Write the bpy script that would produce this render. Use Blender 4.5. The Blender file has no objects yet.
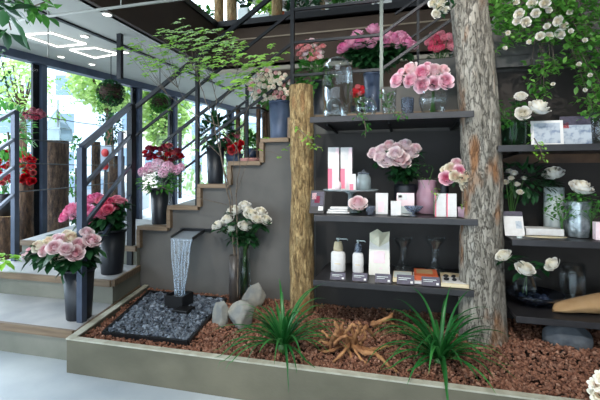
import bpy, math, random
import numpy as np
from mathutils import Vector, Matrix, noise
random.seed(7); np.random.seed(7)
R = math.radians; PI = math.pi
sc = bpy.context.scene
C = sc.collection
CH = 1.35; F = 400.0
S15, C15 = math.sin(R(15)), math.cos(R(15))
# ---------- survey of the place: a sight line (px,py) met with a plane ----------
def dirv(px, py):
    u = (px-300)/F
    return Vector((-S15+u*C15, C15+u*S15, -(py-177)/F))
def PY(px, py, Y):
    d = dirv(px, py); t = Y/d.y
    return Vector((d.x*t, Y, CH+d.z*t))
def PZ(px, py, z):
    d = dirv(px, py); t = (z-CH)/d.z
    return Vector((d.x*t, d.y*t, z))
def PD(px, py, D):
    d = dirv(px, py)
    return Vector((d.x*D, d.y*D, CH+d.z*D))
def XA(px, Y): return PY(px, 177, Y).x
def dep(px, Y): return Y/dirv(px, 177).y
def rnd(a, b): return random.uniform(a, b)

# ---------- materials ----------
def lin(c):
    return tuple((v/255/12.92 if v/255 <= .04045 else ((v/255+.055)/1.055)**2.4) for v in c)
def newmat(name):
    m = bpy.data.materials.new(name); m.use_nodes = True
    return m, m.node_tree, m.node_tree.nodes['Principled BSDF']
def mat(name, c, rough=.6, metal=0, c2=None, scale=8, bump=0, bscale=None, stretch=(1,1,1), spec=.5, rand=0, detail=6, lo=.35, hi=.65, trans=0, coat=0, sss=0, emit=None, estr=1):
    m, nt, b = newmat(name); N = nt.nodes; L = nt.links
    b.inputs['Roughness'].default_value = rough; b.inputs['Metallic'].default_value = metal
    b.inputs['Specular IOR Level'].default_value = spec
    b.inputs['Coat Weight'].default_value = coat
    c = lin(c); col = None
    b.inputs['Base Color'].default_value = (*c, 1)
    if c2 or bump:
        tc = N.new('ShaderNodeTexCoord'); mp = N.new('ShaderNodeMapping'); mp.inputs['Scale'].default_value = stretch
        L.new(tc.outputs['Object'], mp.inputs['Vector'])
    if c2:
        c2 = lin(c2)
        nz = N.new('ShaderNodeTexNoise'); nz.inputs['Scale'].default_value = scale; nz.inputs['Detail'].default_value = detail
        L.new(mp.outputs[0], nz.inputs['Vector'])
        cr = N.new('ShaderNodeValToRGB'); cr.color_ramp.elements[0].position = lo; cr.color_ramp.elements[1].position = hi
        cr.color_ramp.elements[0].color = (*c, 1); cr.color_ramp.elements[1].color = (*c2, 1)
        L.new(nz.outputs['Fac'], cr.inputs['Fac']); col = cr.outputs['Color']
    if rand:
        oi = N.new('ShaderNodeObjectInfo'); hs = N.new('ShaderNodeHueSaturation'); mr = N.new('ShaderNodeMapRange')
        mr.inputs['To Min'].default_value = 1-rand; mr.inputs['To Max'].default_value = 1+rand
        L.new(oi.outputs['Random'], mr.inputs['Value']); L.new(mr.outputs[0], hs.inputs['Saturation']);
        if col: L.new(col, hs.inputs['Color'])
        else: hs.inputs['Color'].default_value = (*c, 1)
        col = hs.outputs['Color']
    if col: L.new(col, b.inputs['Base Color'])
    if bump:
        n2 = N.new('ShaderNodeTexNoise'); n2.inputs['Scale'].default_value = bscale or scale*4; n2.inputs['Detail'].default_value = 6
        L.new(mp.outputs[0], n2.inputs['Vector'])
        bp = N.new('ShaderNodeBump'); bp.inputs['Strength'].default_value = bump; bp.inputs['Distance'].default_value = .01
        L.new(n2.outputs['Fac'], bp.inputs['Height']); L.new(bp.outputs[0], b.inputs['Normal'])
    if emit:
        b.inputs['Emission Color'].default_value = (*lin(emit), 1); b.inputs['Emission Strength'].default_value = estr
    if sss:
        b.inputs['Subsurface Weight'].default_value = sss; b.inputs['Subsurface Radius'].default_value = (.01, .006, .005)
    return m
def island(name, cols, rough=.7, bump=0, scale=40):
    """a different tone per loose piece (pebbles, leaves)"""
    m, nt, b = newmat(name); N = nt.nodes; L = nt.links
    g = N.new('ShaderNodeNewGeometry'); cr = N.new('ShaderNodeValToRGB'); e = cr.color_ramp.elements
    while len(e) < len(cols): e.new(.5)
    for i, c in enumerate(cols):
        e[i].position = i/(len(cols)-1); e[i].color = (*lin(c), 1)
    L.new(g.outputs['Random Per Island'], cr.inputs['Fac']); L.new(cr.outputs[0], b.inputs['Base Color'])
    b.inputs['Roughness'].default_value = rough
    if bump:
        tc = N.new('ShaderNodeTexCoord'); n2 = N.new('ShaderNodeTexNoise'); n2.inputs['Scale'].default_value = scale
        L.new(tc.outputs['Object'], n2.inputs['Vector'])
        bp = N.new('ShaderNodeBump'); bp.inputs['Strength'].default_value = bump; bp.inputs['Distance'].default_value = .01
        L.new(n2.outputs['Fac'], bp.inputs['Height']); L.new(bp.outputs[0], b.inputs['Normal'])
    return m
def leafmat(name, cols, rough=.45, tr=.25):
    m = island(name, cols, rough); nt = m.node_tree; N = nt.nodes; L = nt.links
    b = N['Principled BSDF']; out = N['Material Output']; ramp = [n for n in N if n.type == 'VALTORGB'][0]
    t = N.new('ShaderNodeBsdfTranslucent'); mx = N.new('ShaderNodeMixShader'); mx.inputs[0].default_value = tr
    L.new(ramp.outputs[0], t.inputs['Color']); L.new(b.outputs[0], mx.inputs[1]); L.new(t.outputs[0], mx.inputs[2]); L.new(mx.outputs[0], out.inputs['Surface'])
    return m
def petal(name, cols, rand=.2, tr=.12):
    """petal colour from heart (0) to rim (1), by the radius stored in the petal's UV-less object coordinates"""
    m, nt, b = newmat(name); N = nt.nodes; L = nt.links
    tc = N.new('ShaderNodeTexCoord'); ln = N.new('ShaderNodeVectorMath'); ln.operation = 'LENGTH'
    ms = N.new('ShaderNodeVectorMath'); ms.operation = 'MULTIPLY'; ms.inputs[1].default_value = (1,1,.35)
    L.new(tc.outputs['Object'], ms.inputs[0]); L.new(ms.outputs[0], ln.inputs[0])
    cr = N.new('ShaderNodeValToRGB'); e = cr.color_ramp.elements
    while len(e) < len(cols): e.new(.5)
    for i, c in enumerate(cols):
        e[i].position = .1+.8*i/(len(cols)-1); e[i].color = (*lin(c), 1)
    L.new(ln.outputs['Value'], cr.inputs['Fac'])
    oi = N.new('ShaderNodeObjectInfo'); hs = N.new('ShaderNodeHueSaturation'); mr = N.new('ShaderNodeMapRange')
    mr.inputs['To Min'].default_value = 1-rand; mr.inputs['To Max'].default_value = 1+rand
    L.new(oi.outputs['Random'], mr.inputs['Value']); L.new(mr.outputs[0], hs.inputs['Saturation']); L.new(cr.outputs[0], hs.inputs['Color'])
    L.new(hs.outputs[0], b.inputs['Base Color']); b.inputs['Roughness'].default_value = .55
    t = N.new('ShaderNodeBsdfTranslucent'); mx = N.new('ShaderNodeMixShader'); mx.inputs[0].default_value = tr
    L.new(hs.outputs[0], t.inputs['Color']); L.new(b.outputs[0], mx.inputs[1]); L.new(t.outputs[0], mx.inputs[2]); L.new(mx.outputs[0], N['Material Output'].inputs['Surface'])
    return m
def glass(name, tint=(255,255,255), refl=.06, rough=.02, body=0):
    m, nt, b = newmat(name); N = nt.nodes; L = nt.links; N.remove(b)
    tr = N.new('ShaderNodeBsdfTransparent'); tr.inputs[0].default_value = (*lin(tint), 1)
    gl = N.new('ShaderNodeBsdfGlossy'); gl.inputs['Roughness'].default_value = rough; gl.inputs[0].default_value = (.95,.97,1,1)
    lw = N.new('ShaderNodeLayerWeight'); lw.inputs[0].default_value = .35
    ma = N.new('ShaderNodeMath'); ma.operation = 'MULTIPLY_ADD'; ma.inputs[1].default_value = .7; ma.inputs[2].default_value = refl; ma.use_clamp = True
    L.new(lw.outputs['Facing'], ma.inputs[0])
    pw = N.new('ShaderNodeMath'); pw.operation = 'POWER'; pw.inputs[1].default_value = 2.0
    L.new(ma.outputs[0], pw.inputs[0])
    mx = N.new('ShaderNodeMixShader'); L.new(pw.outputs[0], mx.inputs[0]); L.new(tr.outputs[0], mx.inputs[1]); L.new(gl.outputs[0], mx.inputs[2])
    if body:
        df = N.new('ShaderNodeBsdfDiffuse'); df.inputs[0].default_value = (*lin(tint), 1); m2 = N.new('ShaderNodeMixShader'); m2.inputs[0].default_value = body
        L.new(mx.outputs[0], m2.inputs[1]); L.new(df.outputs[0], m2.inputs[2]); mx = m2
    L.new(mx.outputs[0], N['Material Output'].inputs['Surface'])
    return m
def bark(name, cols, patch=None, sc_=14, st=(1,1,.28), spots=()):
    m, nt, b = newmat(name); N = nt.nodes; L = nt.links
    tc = N.new('ShaderNodeTexCoord'); mp = N.new('ShaderNodeMapping'); mp.inputs['Scale'].default_value = st
    L.new(tc.outputs['Object'], mp.inputs['Vector'])
    nz = N.new('ShaderNodeTexNoise'); nz.inputs['Scale'].default_value = sc_*1.3; nz.inputs['Detail'].default_value = 8; nz.inputs['Roughness'].default_value = .7
    L.new(mp.outputs[0], nz.inputs['Vector'])
    cr = N.new('ShaderNodeValToRGB'); e = cr.color_ramp.elements
    while len(e) < len(cols): e.new(.5)
    for i, c in enumerate(cols):
        e[i].position = .33+.36*i/(len(cols)-1); e[i].color = (*lin(c), 1)
    L.new(nz.outputs['Fac'], cr.inputs['Fac'])
    mixv = N.new('ShaderNodeVectorMath'); mixv.operation = 'MULTIPLY_ADD'; mixv.inputs[1].default_value = (.25,.25,.25)
    L.new(nz.outputs['Color'], mixv.inputs[0]); L.new(mp.outputs[0], mixv.inputs[2])
    vo = N.new('ShaderNodeTexVoronoi'); vo.feature = 'DISTANCE_TO_EDGE'; vo.inputs['Scale'].default_value = sc_*1.6
    L.new(mixv.outputs[0], vo.inputs['Vector'])
    c2 = N.new('ShaderNodeValToRGB'); c2.color_ramp.elements[0].position = .01; c2.color_ramp.elements[1].position = .065
    c2.color_ramp.elements[0].color = (.12,.1,.08,1); c2.color_ramp.elements[1].color = (1,1,1,1)
    L.new(vo.outputs['Distance'], c2.inputs['Fac'])
    mu = N.new('ShaderNodeMix'); mu.data_type = 'RGBA'; mu.blend_type = 'MULTIPLY'; mu.inputs[0].default_value = .6
    L.new(cr.outputs[0], mu.inputs[6]); L.new(c2.outputs[0], mu.inputs[7]); col = mu.outputs[2]
    if patch:
        n3 = N.new('ShaderNodeTexNoise'); n3.inputs['Scale'].default_value = 3.2; n3.inputs['Detail'].default_value = 5
        mp3 = N.new('ShaderNodeMapping'); mp3.inputs['Scale'].default_value = (1.6,1.6,.6); L.new(tc.outputs['Object'], mp3.inputs['Vector']); L.new(mp3.outputs[0], n3.inputs['Vector'])
        c3 = N.new('ShaderNodeValToRGB'); c3.color_ramp.elements[0].position = .57; c3.color_ramp.elements[1].position = .66
        fac = n3.outputs['Fac']
        for (sx_, sy_, sz_, sr_) in spots:      # places where the bark has come off
            ds = N.new('ShaderNodeVectorMath'); ds.operation = 'DISTANCE'; ds.inputs[1].default_value = (sx_*1.6, sy_*1.6, sz_*.6)
            L.new(mp3.outputs[0], ds.inputs[0]); mr = N.new('ShaderNodeMapRange'); mr.inputs['From Min'].default_value = 0; mr.inputs['From Max'].default_value = sr_
            mr.inputs['To Min'].default_value = .22; mr.inputs['To Max'].default_value = 0; L.new(ds.outputs['Value'], mr.inputs['Value'])
            ad = N.new('ShaderNodeMath'); ad.operation = 'ADD'; L.new(fac, ad.inputs[0]); L.new(mr.outputs[0], ad.inputs[1]); fac = ad.outputs[0]
        L.new(fac, c3.inputs['Fac'])
        m3 = N.new('ShaderNodeMix'); m3.data_type = 'RGBA'; L.new(c3.outputs[0], m3.inputs[0]); L.new(col, m3.inputs[6]); m3.inputs[7].default_value = (*lin(patch), 1); col = m3.outputs[2]
    L.new(col, b.inputs['Base Color']); b.inputs['Roughness'].default_value = .9
    bp = N.new('ShaderNodeBump'); bp.inputs['Strength'].default_value = .9; bp.inputs['Distance'].default_value = .012
    L.new(c2.outputs[0], bp.inputs['Height']); L.new(bp.outputs[0], b.inputs['Normal'])
    return m

M = dict(
 floor=mat('pale concrete floor', (150,160,170), .45, c2=(192,198,200), scale=1.6, bump=.1, bscale=30, lo=.3, hi=.7),
 planter=mat('planter concrete', (90,87,72), .8, c2=(108,103,86), scale=2.5, bump=.15, bscale=40, stretch=(1,1,1.6)),
 coping=mat('pale coping', (186,184,168), .7, c2=(160,156,138), scale=14),
 wall=mat('grey plaster', (84,82,79), .8, c2=(98,95,91), scale=2.2, bump=.12, bscale=24),
 wallr=mat('dark brown plaster', (46,41,38), .8, c2=(56,50,46), scale=3, bump=.1),
 brown=mat('brown panel', (64,47,33), .75, c2=(71,53,38), scale=2.5),
 brown2=mat('dark brown panel', (50,36,27), .7, c2=(57,42,31), scale=2.5),
 ceil=mat('pale ceiling', (168,168,160), .85, c2=(160,160,153), scale=2),
 track=mat('black metal', (20,20,22), .45, metal=.3),
 rail=mat('slate blue painted steel', (70,79,96), .4, metal=.3, c2=(60,69,85), scale=6),
 raild=mat('near black painted steel', (28,30,34), .45, metal=.3),
 step=mat('stone step tread', (150,150,152), .6, c2=(172,170,168), scale=3.5, bump=.08),
 nosing=mat('wooden nosing', (106,86,66), .6, c2=(130,108,84), scale=5, stretch=(.6,8,8)),
 riser=mat('concrete riser', (112,112,100), .8, c2=(128,126,114), scale=3),
 shelf=mat('dark steel shelf', (52,50,52), .4, metal=.25, c2=(42,41,43), scale=12),
 wglass=glass('milky clear glass', (205,216,218), .2, .04, .3),
 dglass=glass('dark glass', (120,130,150), .15, .03, .04),
 bucket=mat('black plastic bucket', (17,20,27), .42, c2=(22,25,33), scale=30),
 bucketb=mat('blue grey zinc bucket', (62,74,96), .45, c2=(74,88,112), scale=9, metal=.2),
 glass=glass('clear glass', (250,252,252), .13),
 glassb=glass('smoky blue glass', (190,198,212), .12, .03, .14),
 glassm=glass('mauve glass', (222,184,200), .2, .15, .38),
 glassg=glass('green tinted glass', (205,228,215), .08),
 pane=glass('window pane', (236,244,250), .03),
 water=glass('water', (228,238,246), .2, .08, .22),
 white=mat('white card', (212,209,206), .6, c2=(222,220,218), scale=30),
 cream=mat('cream plastic', (222,206,172), .5, c2=(206,188,150), scale=10),
 pinkc=mat('pink card', (232,120,142), .6),
 pinkl=mat('pale pink card', (236,206,212), .6, c2=(240,224,226), scale=14),
 blk=mat('black card', (24,22,26), .5),
 tag=mat('dusky purple card', (70,64,84), .5, c2=(52,48,62), scale=60),
 orange=mat('rust orange card', (184,84,44), .6),
 tan=mat('tan kraft paper', (166,134,96), .8, c2=(160,126,86), scale=16, bump=.4, bscale=24),
 silver=mat('crinkled silver foil', (190,200,204), .32, metal=.75, c2=(120,130,134), scale=22, bump=.6, bscale=40),
 frost=mat('frosted white ceramic', (206,214,212), .5, c2=(190,200,198), scale=9),
 lamp=mat('lit lamp', (255,255,255), .5, emit=(255,252,245), estr=3),
 red=mat('red', (206,36,34), .45),
 drift=mat('driftwood', (116,74,44), .75, c2=(176,128,84), scale=9, bump=.5, bscale=50, stretch=(1,1,2)),
 soil=mat('dark soil', (40,28,22), .95, c2=(60,40,30), scale=20, bump=.5),
 rock=mat('pale grey rock', (112,114,112), .85, c2=(146,142,130), scale=9, bump=.7, bscale=26),
 rockd=mat('blue grey boulder', (70,76,84), .85, c2=(92,96,100), scale=11, bump=.7, bscale=24),
 lava=island('red lava gravel', [(84,52,40),(128,84,64),(150,104,82),(108,70,54),(172,130,108)], .95, .6, 160),
 slate=island('slate pebbles', [(34,40,48),(68,77,90),(100,110,122),(50,56,66),(128,138,150)], .55),
 stem=mat('green stem', (62,104,44), .5),
 twig=mat('grey brown twig', (110,98,84), .8, c2=(74,64,56), scale=30),
 leafd=leafmat('dark rose leaf', [(20,58,30),(34,84,42),(28,70,40),(46,98,50)]),
 leafm=leafmat('mid green leaf', [(46,104,40),(74,138,52),(58,120,48),(98,158,70)], tr=.35),
 leafy=leafmat('fresh yellow green leaf', [(116,176,52),(156,208,78),(138,192,62),(180,224,106)], tr=.45),
 leafo=leafmat('sunlit street tree leaf', [(186,212,130),(206,226,150),(170,204,112),(222,236,176)], tr=.5),
 leafr=leafmat('bright rose bush leaf', [(60,122,46),(98,160,64),(130,186,88),(74,138,54)], tr=.4),
 grass=leafmat('strap leaf', [(24,78,36),(42,112,50),(32,94,42),(66,140,66)], .35),
 calyx=mat('calyx green', (70,112,52), .5),
 white_rose=petal('white rose petal', [(232,220,190),(236,230,214),(236,233,226)]),
 cream_rose=petal('cream rose petal', [(236,196,176),(240,226,200),(246,240,222)]),
 blush_rose=petal('blush rose petal', [(230,168,180),(240,204,208),(246,230,228)]),
 lilac_rose=petal('pale lilac rose petal', [(220,182,192),(238,216,220),(246,232,230)]),
 ranun=petal('pink ranunculus petal', [(214,90,134),(242,178,198),(250,218,226)]),
 hot_rose=petal('hot pink rose petal', [(216,74,128),(234,120,164),(244,160,192)]),
 coral_rose=petal('coral pink rose petal', [(222,84,116),(238,124,150),(246,162,176)]),
 mag_rose=petal('magenta pink rose petal', [(180,84,128),(212,134,168),(230,170,194)]),
 dust_rose=petal('dusky pink petal', [(190,96,110),(222,148,152),(236,180,176)]),
 red_fl=petal('red petal', [(120,8,20),(186,24,40),(210,44,54)]),
 wine_fl=petal('dark wine petal', [(70,8,22),(120,20,44),(150,34,60)]),
 deep_fl=petal('deep rose petal', [(170,60,90),(206,92,118),(226,124,142)]),
 spray_fl=petal('cream pink petal', [(226,170,176),(236,214,196),(238,230,210)]),
 street=mat('pale street', (205,205,205), .8, c2=(190,190,188), scale=1),
 bld=mat('pale blue grey facade', (206,218,230), .7),
 bld2=mat('beige facade', (216,200,188), .7),
 bwin=mat('dark street window', (120,140,160), .2),
)
M['barkl'] = bark('light grey bark', [(104,98,88),(130,124,113),(150,144,133),(172,167,157)], sc_=12, patch=(136,96,64), spots=[(*(PD(p_,q_,2.69)-PD(484,343,2.81)), r_) for p_,q_,r_ in ((472,142,.15),(478,160,.16),(466,35,.1),(494,165,.12),(496,210,.1),(484,310,.08))])
M['barkb'] = bark('brown bark', [(92,72,46),(140,114,74),(176,150,104),(200,180,136)], patch=(150,100,58), sc_=18)
M['barkd'] = bark('dark bark', [(44,30,22),(82,58,42),(112,82,60),(138,108,82)], sc_=16)
M['cut'] = mat('cut wood', (170,136,92), .8, c2=(142,108,68), scale=18)

# ---------- mesh builder ----------
class MB:
    def __init__(s): s.v = []; s.f = []; s.m = []; s.mi = 0
    def add(s, vs, fs):
        k = len(s.v); s.v += [tuple(v) for v in vs]; s.f += [tuple(i+k for i in f) for f in fs]; s.m += [s.mi]*len(fs); return s
    def box(s, c, d, rz=0, rx=0, ry=0):
        mt = Matrix.Rotation(rz, 3, 'Z') @ Matrix.Rotation(ry, 3, 'Y') @ Matrix.Rotation(rx, 3, 'X'); c = Vector(c)
        vs = [c+mt@Vector((x*d[0]/2, y*d[1]/2, z*d[2]/2)) for x in (-1,1) for y in (-1,1) for z in (-1,1)]
        return s.add(vs, [(0,1,3,2),(4,6,7,5),(0,4,5,1),(2,3,7,6),(0,2,6,4),(1,5,7,3)])
    def prism(s, poly, z0, z1):
        n = len(poly)
        vs = [(p[0],p[1],z0) for p in poly]+[(p[0],p[1],z1) for p in poly]
        return s.add(vs, [tuple(range(n-1,-1,-1)), tuple(range(n,2*n))]+[(i,(i+1)%n,n+(i+1)%n,n+i) for i in range(n)])
    def prismy(s, poly, y0, y1):   # polygon in x,z
        n = len(poly)
        vs = [(p[0],y0,p[1]) for p in poly]+[(p[0],y1,p[1]) for p in poly]
        return s.add(vs, [tuple(range(n)), tuple(range(2*n-1,n-1,-1))]+[(i,n+i,n+(i+1)%n,(i+1)%n) for i in range(n)])
    def lathe(s, prof, c=(0,0,0), n=28, sx=1, sy=1, cap0=True, cap1=False, wob=0, flut=0, nf=12):
        vs = []; fs = []
        for (r, z) in prof:
            for i in range(n):
                a = 2*PI*i/n; rr = r*(1+flut*math.cos(nf*a))
                vs.append((c[0]+rr*sx*math.cos(a), c[1]+rr*sy*math.sin(a), c[2]+z))
        for j in range(len(prof)-1):
            for i in range(n): fs.append((j*n+i, j*n+(i+1)%n, (j+1)*n+(i+1)%n, (j+1)*n+i))
        if cap0: fs.append(tuple(range(n-1,-1,-1)))
        if cap1: k = (len(prof)-1)*n; fs.append(tuple(range(k, k+n)))
        return s.add(vs, fs)
    def tube(s, pts, rad, n=8, cap=True):
        pts = [Vector(p) for p in pts]
        if not hasattr(rad, '__len__'): rad = [rad]*len(pts)
        vs = []; fs = []; prev = None
        for i, p in enumerate(pts):
            t = (pts[min(i+1,len(pts)-1)]-pts[max(i-1,0)])
            t = t.normalized() if t.length > 1e-9 else Vector((0,0,1))
            if prev is None: a = t.orthogonal().normalized()
            else: a = (prev - t*prev.dot(t)); a = a.normalized() if a.length > 1e-6 else t.orthogonal().normalized()
            prev = a; b = t.cross(a)
            for k in range(n):
                w = 2*PI*k/n; vs.append(p+(a*math.cos(w)+b*math.sin(w))*rad[i])
        for j in range(len(pts)-1):
            for k in range(n): fs.append((j*n+k, j*n+(k+1)%n, (j+1)*n+(k+1)%n, (j+1)*n+k))
        if cap: fs += [tuple(range(n-1,-1,-1)), tuple(range((len(pts)-1)*n, len(pts)*n))]
        return s.add(vs, fs)
    def bar(s, a, b, w, h=None):
        a = Vector(a); b = Vector(b); h = h or w; t = (b-a).normalized()
        sd = t.cross(Vector((0,0,1))); sd = sd.normalized() if sd.length > .05 else Vector((1,0,0)); up = sd.cross(t)
        vs = [p+sd*x*w/2+up*z*h/2 for p in (a, b) for x in (-1,1) for z in (-1,1)]
        return s.add(vs, [(0,1,3,2),(4,6,7,5),(0,4,5,1),(2,3,7,6),(0,2,6,4),(1,5,7,3)])
    def leaf(s, p, d, l, w, droop=.3, up=None, n=3, fold=.25):
        p = Vector(p); d = Vector(d).normalized(); up = up or Vector((rnd(-.3,.3), rnd(-.3,.3), 1))
        sd = d.cross(up); sd = sd.normalized() if sd.length > 1e-4 else d.orthogonal().normalized(); nn = sd.cross(d)
        k = len(s.v); s.v.append(tuple(p)); q = p.copy(); dd = d.copy()
        for i in range(1, n):
            t = i/n; q = q+dd*(l/n); dd = (dd-Vector((0,0,droop/n))).normalized(); ww = w*.5*math.sin(PI*min(1, t*.92+.08))
            for v in (q-sd*ww+nn*fold*ww, q, q+sd*ww+nn*fold*ww): s.v.append(tuple(v))
        q = q+dd*(l/n); s.v.append(tuple(q)); e = len(s.v)-1
        fs = [(k,k+2,k+1),(k,k+3,k+2)]
        for i in range(n-2):
            a = k+1+3*i; fs += [(a,a+1,a+4,a+3),(a+1,a+2,a+5,a+4)]
        a = k+1+3*(n-2); fs += [(a,a+1,e),(a+1,a+2,e)]
        s.f += fs; s.m += [s.mi]*len(fs); return s
    def strap(s, base, az, l, w, rise, n=9, arch=2.2, flo=0):
        """long arching strap leaf"""
        p = Vector(base); el = rise; h = Vector((math.cos(az), math.sin(az), 0)); sd = Vector((-math.sin(az), math.cos(az), 0))
        k = len(s.v); step = l/n; fs = []
        for i in range(n+1):
            t = i/n; ww = w*.5*(1-t**2.2)*(.6+.4*min(1,t*4))+.0006
            up = (h*-math.sin(el)+Vector((0,0,1))*math.cos(el))
            if flo and flo+p.y > 2.19 and p.z < .05: p.z = .05
            for v in (p-sd*ww+up*ww*.35, p, p+sd*ww+up*ww*.35): s.v.append(tuple(v))
            if i: a = k+3*(i-1); fs += [(a,a+1,a+4,a+3),(a+1,a+2,a+5,a+4)]
            p = p+(h*math.cos(el)+Vector((0,0,1))*math.sin(el))*step; el -= arch/n*(.4+1.2*t)
        s.f += fs; s.m += [s.mi]*len(fs); return s
    def blob(s, c, r, sub=2, amp=.15, freq=2.5, seed=0, mtx=None):
        vs, fs = ICO[sub]; out = []; o = Vector((seed*7.1, seed*3.3, seed*1.7))
        for v in vs:
            v = Vector(v); k = 1+amp*noise.noise(v*freq+o)+amp*.5*noise.noise(v*freq*2.3+o)
            q = Vector((v.x*r[0]*k, v.y*r[1]*k, v.z*r[2]*k))
            if mtx: q = mtx@q
            out.append(q+Vector(c))
        return s.add(out, fs)
    def mesh(s, name, mats, smooth=True):
        me = bpy.data.meshes.new(name); me.from_pydata(s.v, [], s.f)
        for m in (mats if isinstance(mats, (list, tuple)) else [mats]): me.materials.append(m)
        me.polygons.foreach_set('material_index', s.m)
        me.polygons.foreach_set('use_smooth', [smooth]*len(s.f)); me.update(); return me
def ico(sub):
    import bmesh
    bm = bmesh.new(); bmesh.ops.create_icosphere(bm, subdivisions=sub, radius=1)
    vs = [tuple(v.co) for v in bm.verts]; fs = [tuple(v.index for v in f.verts) for f in bm.faces]; bm.free(); return vs, fs
ICO = {k: ico(k) for k in (1,2,3,4)}

def part(name, mb, m, parent=None, smooth=False, loc=None, bev=0):
    me = mb if isinstance(mb, bpy.types.Mesh) else mb.mesh(name, m, smooth)
    o = bpy.data.objects.new(name, me); C.objects.link(o)
    if parent: o.parent = parent
    if loc is not None: o.location = loc
    if bev:
        b = o.modifiers.new('bevel', 'BEVEL'); b.width = bev; b.segments = 2; b.limit_method = 'ANGLE'
    return o
def tag(o, label, cat, group=None, kind=None):
    if label: o['label'] = label
    if cat: o['category'] = cat
    if group: o['group'] = group
    if kind: o['kind'] = kind
    return o
def thing(name, label, cat, loc, group=None, rz=0):
    o = bpy.data.objects.new(name, None); o.empty_display_size = .05; C.objects.link(o); o.location = loc; o.rotation_euler = (0,0,rz)
    return tag(o, label, cat, group)
def struct(name, mb, m, smooth=False):
    o = part(name, mb, m, None, smooth); o['kind'] = 'structure'; return o
# ================= THE SETTING =================
WY = 3.6
xw = lambda px: XA(px, WY)
TZ = [.23, .44, .64, .844, 1.06, 1.28, 1.50, 1.715, 1.93]
edge = [xw(p) for p in (140, 170, 200, 230, 262, 290)]     # risers of the flight along the wall
LX = XA(381, WY)
FA = Vector((-5.3, 4.1)); FB = Vector((-3.9, 10.6)); FD = (FB-FA).normalized()
f_at = lambda Y: FA.x+(Y-FA.y)*FD.x/FD.y
def PF(px, py):                                            # a sight line met with the glazed facade
    d = dirv(px, py); nrm = Vector((FD.y, -FD.x)); t = nrm.dot(FA)/nrm.dot(Vector((d.x, d.y)))
    return Vector((d.x*t, d.y*t, CH+d.z*t))
CZ = 3.1; X0 = -3.09; MY = 6.08
struct('floor', MB().prism([(f_at(-3),-3),(4,-3),(4,9),(f_at(12),12)], -.1, 0), M['floor'])
# plastered side wall of the stairs with its stepped top
prof = [(edge[0]-.02, 0), (5, 0), (5, 4.4)]
x = LX+.325; z = TZ[8]+.215; up = []
stepsup = []
xx = LX
for k in range(12):
    stepsup.append((xx, xx+.325, TZ[8]+.215*(k+1))); xx += .325
top = []
for (a, b, zz) in stepsup: top += [(a, zz), (b, zz)]
top = [(max(-9,p[0]), p[1]) for p in top if p[0] <= 2.2]
low = [(edge[5], TZ[8]), (LX, TZ[8])]
mid = []
for i in range(5): mid += [(edge[i], TZ[3+i]), (edge[i+1], TZ[3+i])]
pl = [(edge[0], 0)]+mid+low+top+[(top[-1][0], 0)]
struct('wall_back', MB().prismy(pl, WY, WY+.08), M['wall'])
struct('wall_shelf_shade', MB().box(((XA(316,3.56)+.43)/2, WY-.03, .95), (.43-XA(316,3.56), .03, 1.58)), mat('charcoal panel with shade', (50,47,46), .75, c2=(58,55,53), scale=3))  # dark panel behind the shelves, shade there partly put into its colour
# dark painted return behind the shelves right of the big trunk
struct('wall_right', MB().box((2.4, WY-.03, 1.1), (3.86, .03, 2.2)), M['wallr'])
mb = MB(); mb.box((1.66, WY-.09, 2.36), (2.0, .1, .12)); mb.box((1.66, WY-.11, 2.26), (2.0, .06, .09))
struct('trim_1', mb, mat('grey steel beam', (96,94,92), .5, metal=.2, c2=(74,72,70), scale=9))
struct('trim_lit_band', MB().box((1.55, WY-.045, 1.51), (1.9, .02, .10)), mat('brown lit wall band', (120,88,62), .6, c2=(74,54,40), scale=5))  # light caught on the wall under the shelf, built as a coloured strip
# brown walls and the mezzanine beyond the stairs
xm = PY(262, 177, MY).x
struct('wall_far', MB().box(((xm+4)/2, MY+.05, 1.55), (4-xm, .1, 3.1)), M['brown'])
mb = MB().box(((X0+4)/2, MY+.05, 3.465), (4-X0, .1, .73)); struct('wall_mezzanine', mb, M['brown'])
mb = MB().box((X0, 4.1, 3.465), (.1, 4.1, .73)); mb.box((X0, -.2, 3.465), (.1, 4.3, .73))
struct('wall_void', mb, M['brown2'])
mb = MB().box(((X0+4)/2, MY+.02, 3.86), (4-X0, .2, .09)); mb.box((X0+.0, 2, 3.86), (.16, 8.2, .09)); struct('trim_3', mb, M['track'])
mb = MB().box(((X0+4)/2, MY-.008, 3.60), (4-X0, .016, .02)); struct('trim_4', mb, mat('pale trim', (150,132,110), .6))
mb = MB().box((0.2, MY-.03, 3.08), (6.6, .08, .06)); struct('trim_5', mb, mat('beige trim', (168,158,140), .7))
# ceilings: the lower one on the left and under the mezzanine, the upper one over the void
mb = MB().prism([(f_at(-3),-3),(X0,-3),(X0,MY),(4,MY),(4,12),(f_at(12),12)], CZ, CZ+.08)
mb.prism([(X0-.4,MY),(X0,MY),(4,MY),(4,12),(f_at(12),12)], 3.78, 3.82)
struct('ceiling', mb, M['ceil'])
struct('ceiling_upper', MB().prism([(f_at(-3),-3),(4,-3),(4,12),(f_at(12),12)], 6.0, 6.1), M['ceil'])
a = PZ(50, 15, CZ); b = PZ(147, 55, CZ); dd = (b-a).normalized()
struct('trim_6', MB().bar(a-dd*1.5+Vector((0,0,-.01)), b+dd*2.5+Vector((0,0,-.01)), .05, .02), M['track'])
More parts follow.
